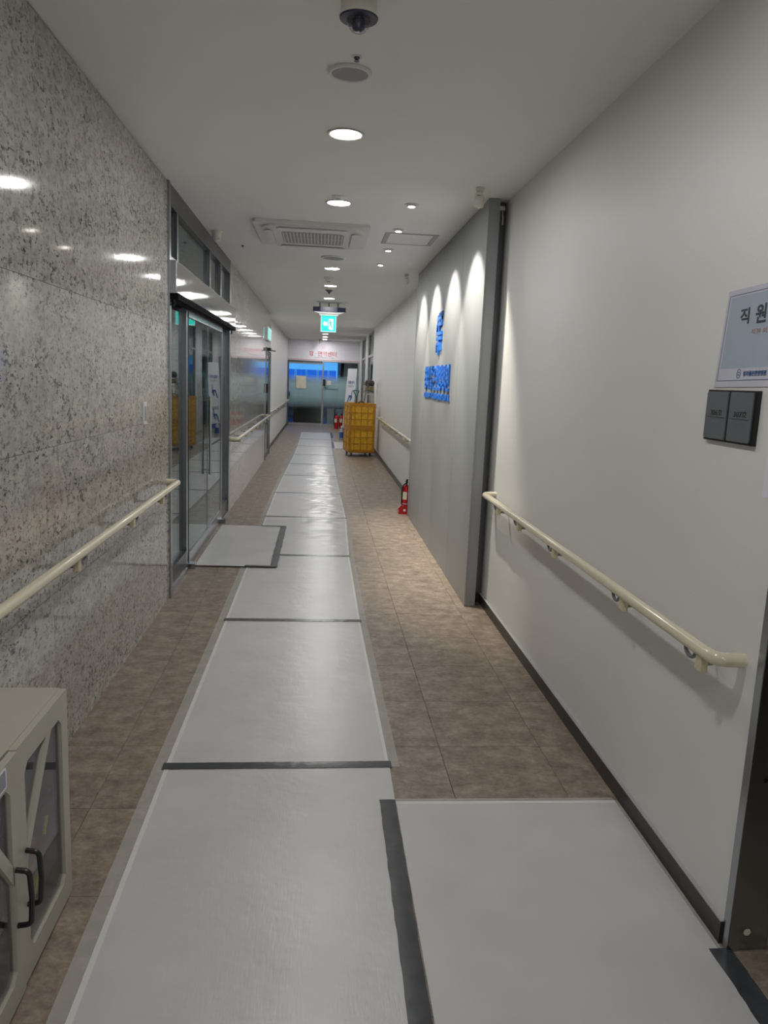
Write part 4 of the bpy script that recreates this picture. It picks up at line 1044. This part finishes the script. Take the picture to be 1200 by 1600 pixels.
pr = thing('iron_rod', (.8, 15.3, .60), 'rusty iron rod leaning out of the upper crate', 'rod')
MB().tube([(.835, 15.28, .60), (.87, 15.40, 1.10), (.945, 15.62, 1.40)], .010, 8).build('shaft', 'rust_iron', pr)
MB().lathe([(.014, 0), (.014, .03)], (.945, 15.62, 1.39), 10).build('ferrule', 'steel_dark', pr)
# stepladder behind the crates
ld = thing('stepladder', (.98, 16.2, 0), 'folded aluminium stepladder with dark cap standing behind the crates', 'ladder')
lx0, lx1 = .90, 1.09
for x, xx in ((lx0-.03, lx0+.03), (lx1+.03, lx1-.015)):
    MB().bar((x, 16.10, 0.001), (xx, 16.16, 1.40), .075, .025, (0, 1, 0)).build('front_rail', 'ladder_grey', ld)
    MB().bar((x, 16.32, 0.001), (xx, 16.20, 1.40), .035, .02, (0, 1, 0)).build('rear_rail', 'alu', ld)
for k in range(5):
    z = .25+.24*k; MB().box(lx0-.02, lx1+.02, 16.095+.0105*k, 16.165+.0105*k, z-.012, z+.012).build('step', 'alu', ld)
MB().lathe([(.08, -.02), (.098, 0), (.105, .045), (.085, .09), (.04, .11), (0, .112)], (1.015, 16.18, 1.40), 18).build('top_cap', 'dark_cap', ld)
MB().box(.93, 1.10, 16.11, 16.135, 1.30, 1.36).build('strap', 'khaki_strap', ld)
MB().tube([(.915, 16.12, 1.29), (1.0, 16.10, 1.285), (1.105, 16.12, 1.265)], .014, 8).build('locking_bar', 'steel_dark', ld)
MB().lathe([(.0, -.02), (.02, -.015), (.022, 0), (0, .012)], (.905, 16.12, 1.29), 10).build('knob', 'chrome', ld)

# standing banner
bn = thing('standing_banner', (.70, 20.3, 0), 'tall white leaning banner with blue arrow behind the crates', 'banner', rot=(0, 0, 0))
def BM(u, v, q):      # plane facing mostly -X, slightly to the camera, leaning back
    a = math.radians(66); dx, dyy = math.cos(a), -math.sin(a)       # u axis runs towards the camera side
    lean = .075
    ux, uy = math.cos(a), math.sin(a)
    nx_, ny_ = -uy, ux
    nrm = Vector((-math.sin(a), -math.cos(a), 0)) if False else Vector((-math.sin(a), math.cos(a), 0))
    nrm = Vector((-math.sin(a), -math.cos(a)*1.0, 0))
    rr_ = Vector((math.cos(a), -math.sin(a), 0))
    p = rr_*u + nrm*(q - lean*v) + Vector((0, 0, v))
    return (p.x, p.y, p.z)
BNW = .27
MB().prism([(-BNW, .10), (BNW, .10), (BNW, 1.78), (-BNW, 1.78)], BM, 0, .004).build('banner_sheet', 'banner_white', bn, world=False)
MB().prism([(-BNW, .10), (BNW, .10), (BNW, .22), (-BNW, .22)], BM, .0042, .0050).build('blue_foot_band', 'blue_label', bn, world=False)
def btext(body, u, v, wd, hg, mat):
    me = textmesh(body, wd, hg, .0008, .02); me.materials.append(MATS[mat])
    for q in me.vertices: q.co = Vector(BM(u+q.co.x, v+q.co.y, .0045+q.co.z))
    o = bpy.data.objects.new('print', me); COL.objects.link(o); o.parent = bn
btext('재활센터', 0, 1.42, .40, .09, 'ink_blue'); btext('안내데스크', 0, 1.32, .34, .06, 'ink_grey'); btext('진료실', 0, .62, .32, .09, 'ink_blue')
def barrow(v0):
    MB().prism([(-.16, v0-.10), (-.10, v0-.10), (-.02, v0+.05), (.12, v0+.05), (.12, v0+.11), (-.06, v0+.11)], BM, .0045, .0053).prism([(.06, v0+.02), (.10, v0+.02), (.13, v0+.24), (.09, v0+.24)], BM, .0055, .0062).prism([(.10, v0+.11), (.14, v0+.05), (.02, v0-.06), (0, v0-.02)], BM, .0055, .0062).build('arrow', 'ink_blue', bn, world=False)
barrow(.98); barrow(.36)
def bpt(u, v, q): return BM(u, v, q)
MB().tube([bpt(-BNW, 1.78, -.012), bpt(.0, .95, -.03), bpt(BNW, .10, -.012)], .008, 8).tube([bpt(BNW, 1.78, -.012), bpt(.0, .95, -.045), bpt(-BNW, .10, -.012)], .008, 8).build('cross_pole', 'steel_dark', bn, world=False)
MB().tube([bpt(0, .95, -.04), (bpt(0, 0, -.45)[0], bpt(0, 0, -.45)[1], .008)], .008, 8).tube([bpt(-BNW, .10, -.012), (bpt(-BNW, 0, .02)[0], bpt(-BNW, 0, .02)[1], .008)], .008, 8).tube([bpt(BNW, .10, -.012), (bpt(BNW, 0, .02)[0], bpt(BNW, 0, .02)[1], .008)], .008, 8).build('stand_leg', 'steel_dark', bn, world=False)

# bottle beside banner
bo = thing('spray_bottle', (.545, 19.2, 0), 'clear bottle with blue label on the floor behind the crates', 'bottle')
MB().lathe([(.045, .001), (.05, .02), (.05, .22), (.03, .27), (.018, .29), (.018, .30)], (.545, 19.2, 0), 18).build('bottle_body', 'bin_grey', bo)
MB().lathe([(.0505, .05), (.0508, .06), (.0508, .18), (.0505, .19)], (.545, 19.2, 0), 18).build('label', 'blue_label', bo)
MB().lathe([(.02, .30), (.02, .335), (.012, .345), (0, .346)], (.545, 19.2, 0), 14).build('cap', 'white_plastic', bo)

# fire extinguishers
def extinguisher(x, y, label, h=.36, r=.042, base=True, grp='red fire extinguishers'):
    t = thing('fire_extinguisher', (x, y, 0), label, 'fire extinguisher', grp)
    z0 = .012 if base else .0
    prof = [(r*.9, z0), (r, z0+.02), (r, z0+h*.72), (r*.85, z0+h*.80), (r*.5, z0+h*.86), (r*.3, z0+h*.88)]
    MB().lathe(prof, (x, y, 0), 22).build('cylinder', 'red_paint', t)
    MB().lathe([(r*.32, z0+h*.88), (r*.32, z0+h*.93), (r*.2, z0+h*.94)], (x, y, 0), 12).box(x-.012, x+.012, y-.06, y+.03, z0+h*.955, z0+h*.985).bar((x, y+.02, z0+h*.94), (x, y-.06, z0+h*1.06), .02, .008).build('valve_lever', 'black_plastic', t)
    MB().tube(bend([(x, y-.02, z0+h*.92), (x-r*.9, y-.04, z0+h*.92), (x-r*1.25, y-.01, z0+h*.7), (x-r*1.15, y, z0+h*.25)], .04), .008, 8).build('hose', 'black_plastic', t)
    n = 8; lb = MB()
    a0, a1 = PI*1.02, PI*1.55
    for k in range(n+1):
        a = a0+(a1-a0)*k/n
        lb.v += [(x+(r+.0008)*math.cos(a), y+(r+.0008)*math.sin(a), z0+h*.42), (x+(r+.0008)*math.cos(a), y+(r+.0008)*math.sin(a), z0+h*.66)]
    lb.f = [(2*k, 2*k+2, 2*k+3, 2*k+1) for k in range(n)]
    lb.build('label', 'label_paper', t)
    if base:
        bb_ = MB().prism([(-.085, 0), (.06, 0), (.06, .035), (.0, .10), (-.03, .10), (-.085, .035)], lambda u, v, q: (x+u*1.0, q, v), y-.062, y-.047).prism([(-.085, 0), (.06, 0), (.06, .035), (.0, .10), (-.03, .10), (-.085, .035)], lambda u, v, q: (x+u, q, v), y+.047, y+.062).box(x-.085, x+.06, y-.047, y+.047, 0, .0115).box(x-.085, x-.075, y-.047, y+.047, .0115, .04)
        s = bb_.build('stand', 'red_paint', t, smooth=False)
        box(x-.03, x-.005, y-.0635, y-.0622, .035, .06).build('stand_sticker', 'sign_white', s)
        MB().lathe([(r+.001, z0+h*.27), (r+.0025, z0+h*.275), (r+.0025, z0+h*.29), (r+.001, z0+h*.295)], (x, y, 0), 22).build('band', 'trim_grey', t)
    return t
extinguisher(1.012, 8.64, 'red fire extinguisher in a stand at the far end of the grey panel', h=.37, r=.04)
extinguisher(.50, 23.35, 'red fire extinguisher by the end glass, left one of the pair', h=.47, r=.065, base=False)
extinguisher(.66, 23.45, 'red fire extinguisher by the end glass, nearer to the banner', h=.47, r=.065, base=False)

# things behind the end glazing
ct = thing('reception_counter', (-.42, 26.3, 0), 'dark counter behind the end glass door', 'counter')
box(-.90, .05, 26.0, 26.6, 0, .72).build('counter_body', 'dark_furniture', ct); box(-.93, .08, 25.97, 26.63, .72, .76).build('counter_top', 'dark_furniture', ct)
box(-.85, 0, 25.99, 25.9995, .1, .62).build('front_panel', 'dark_furniture', ct)
for x, lab in ((.33, 'pale grey bin behind the end glass, beside the door frame'), (.60, 'pale grey bin behind the end glass, beside the extinguishers')):
    bi = thing('waste_bin', (x, YE+.42, 0), lab, 'bin', 'pale grey bins behind the end glass')
    MB().prism([(-.10, 0), (.10, 0), (.12, .50), (-.12, .50)], lambda u, v, q: (x+u, q, v), YE+.30, YE+.54).build('bin_body', 'bin_grey', bi)
    MB().prism([(-.125, .50), (.125, .50), (.115, .56), (-.115, .56)], lambda u, v, q: (x+u, q, v), YE+.295, YE+.545).build('bin_lid', 'bin_grey', bi)

for o in SC.objects:
    if '_o' in o.keys(): del o['_o']
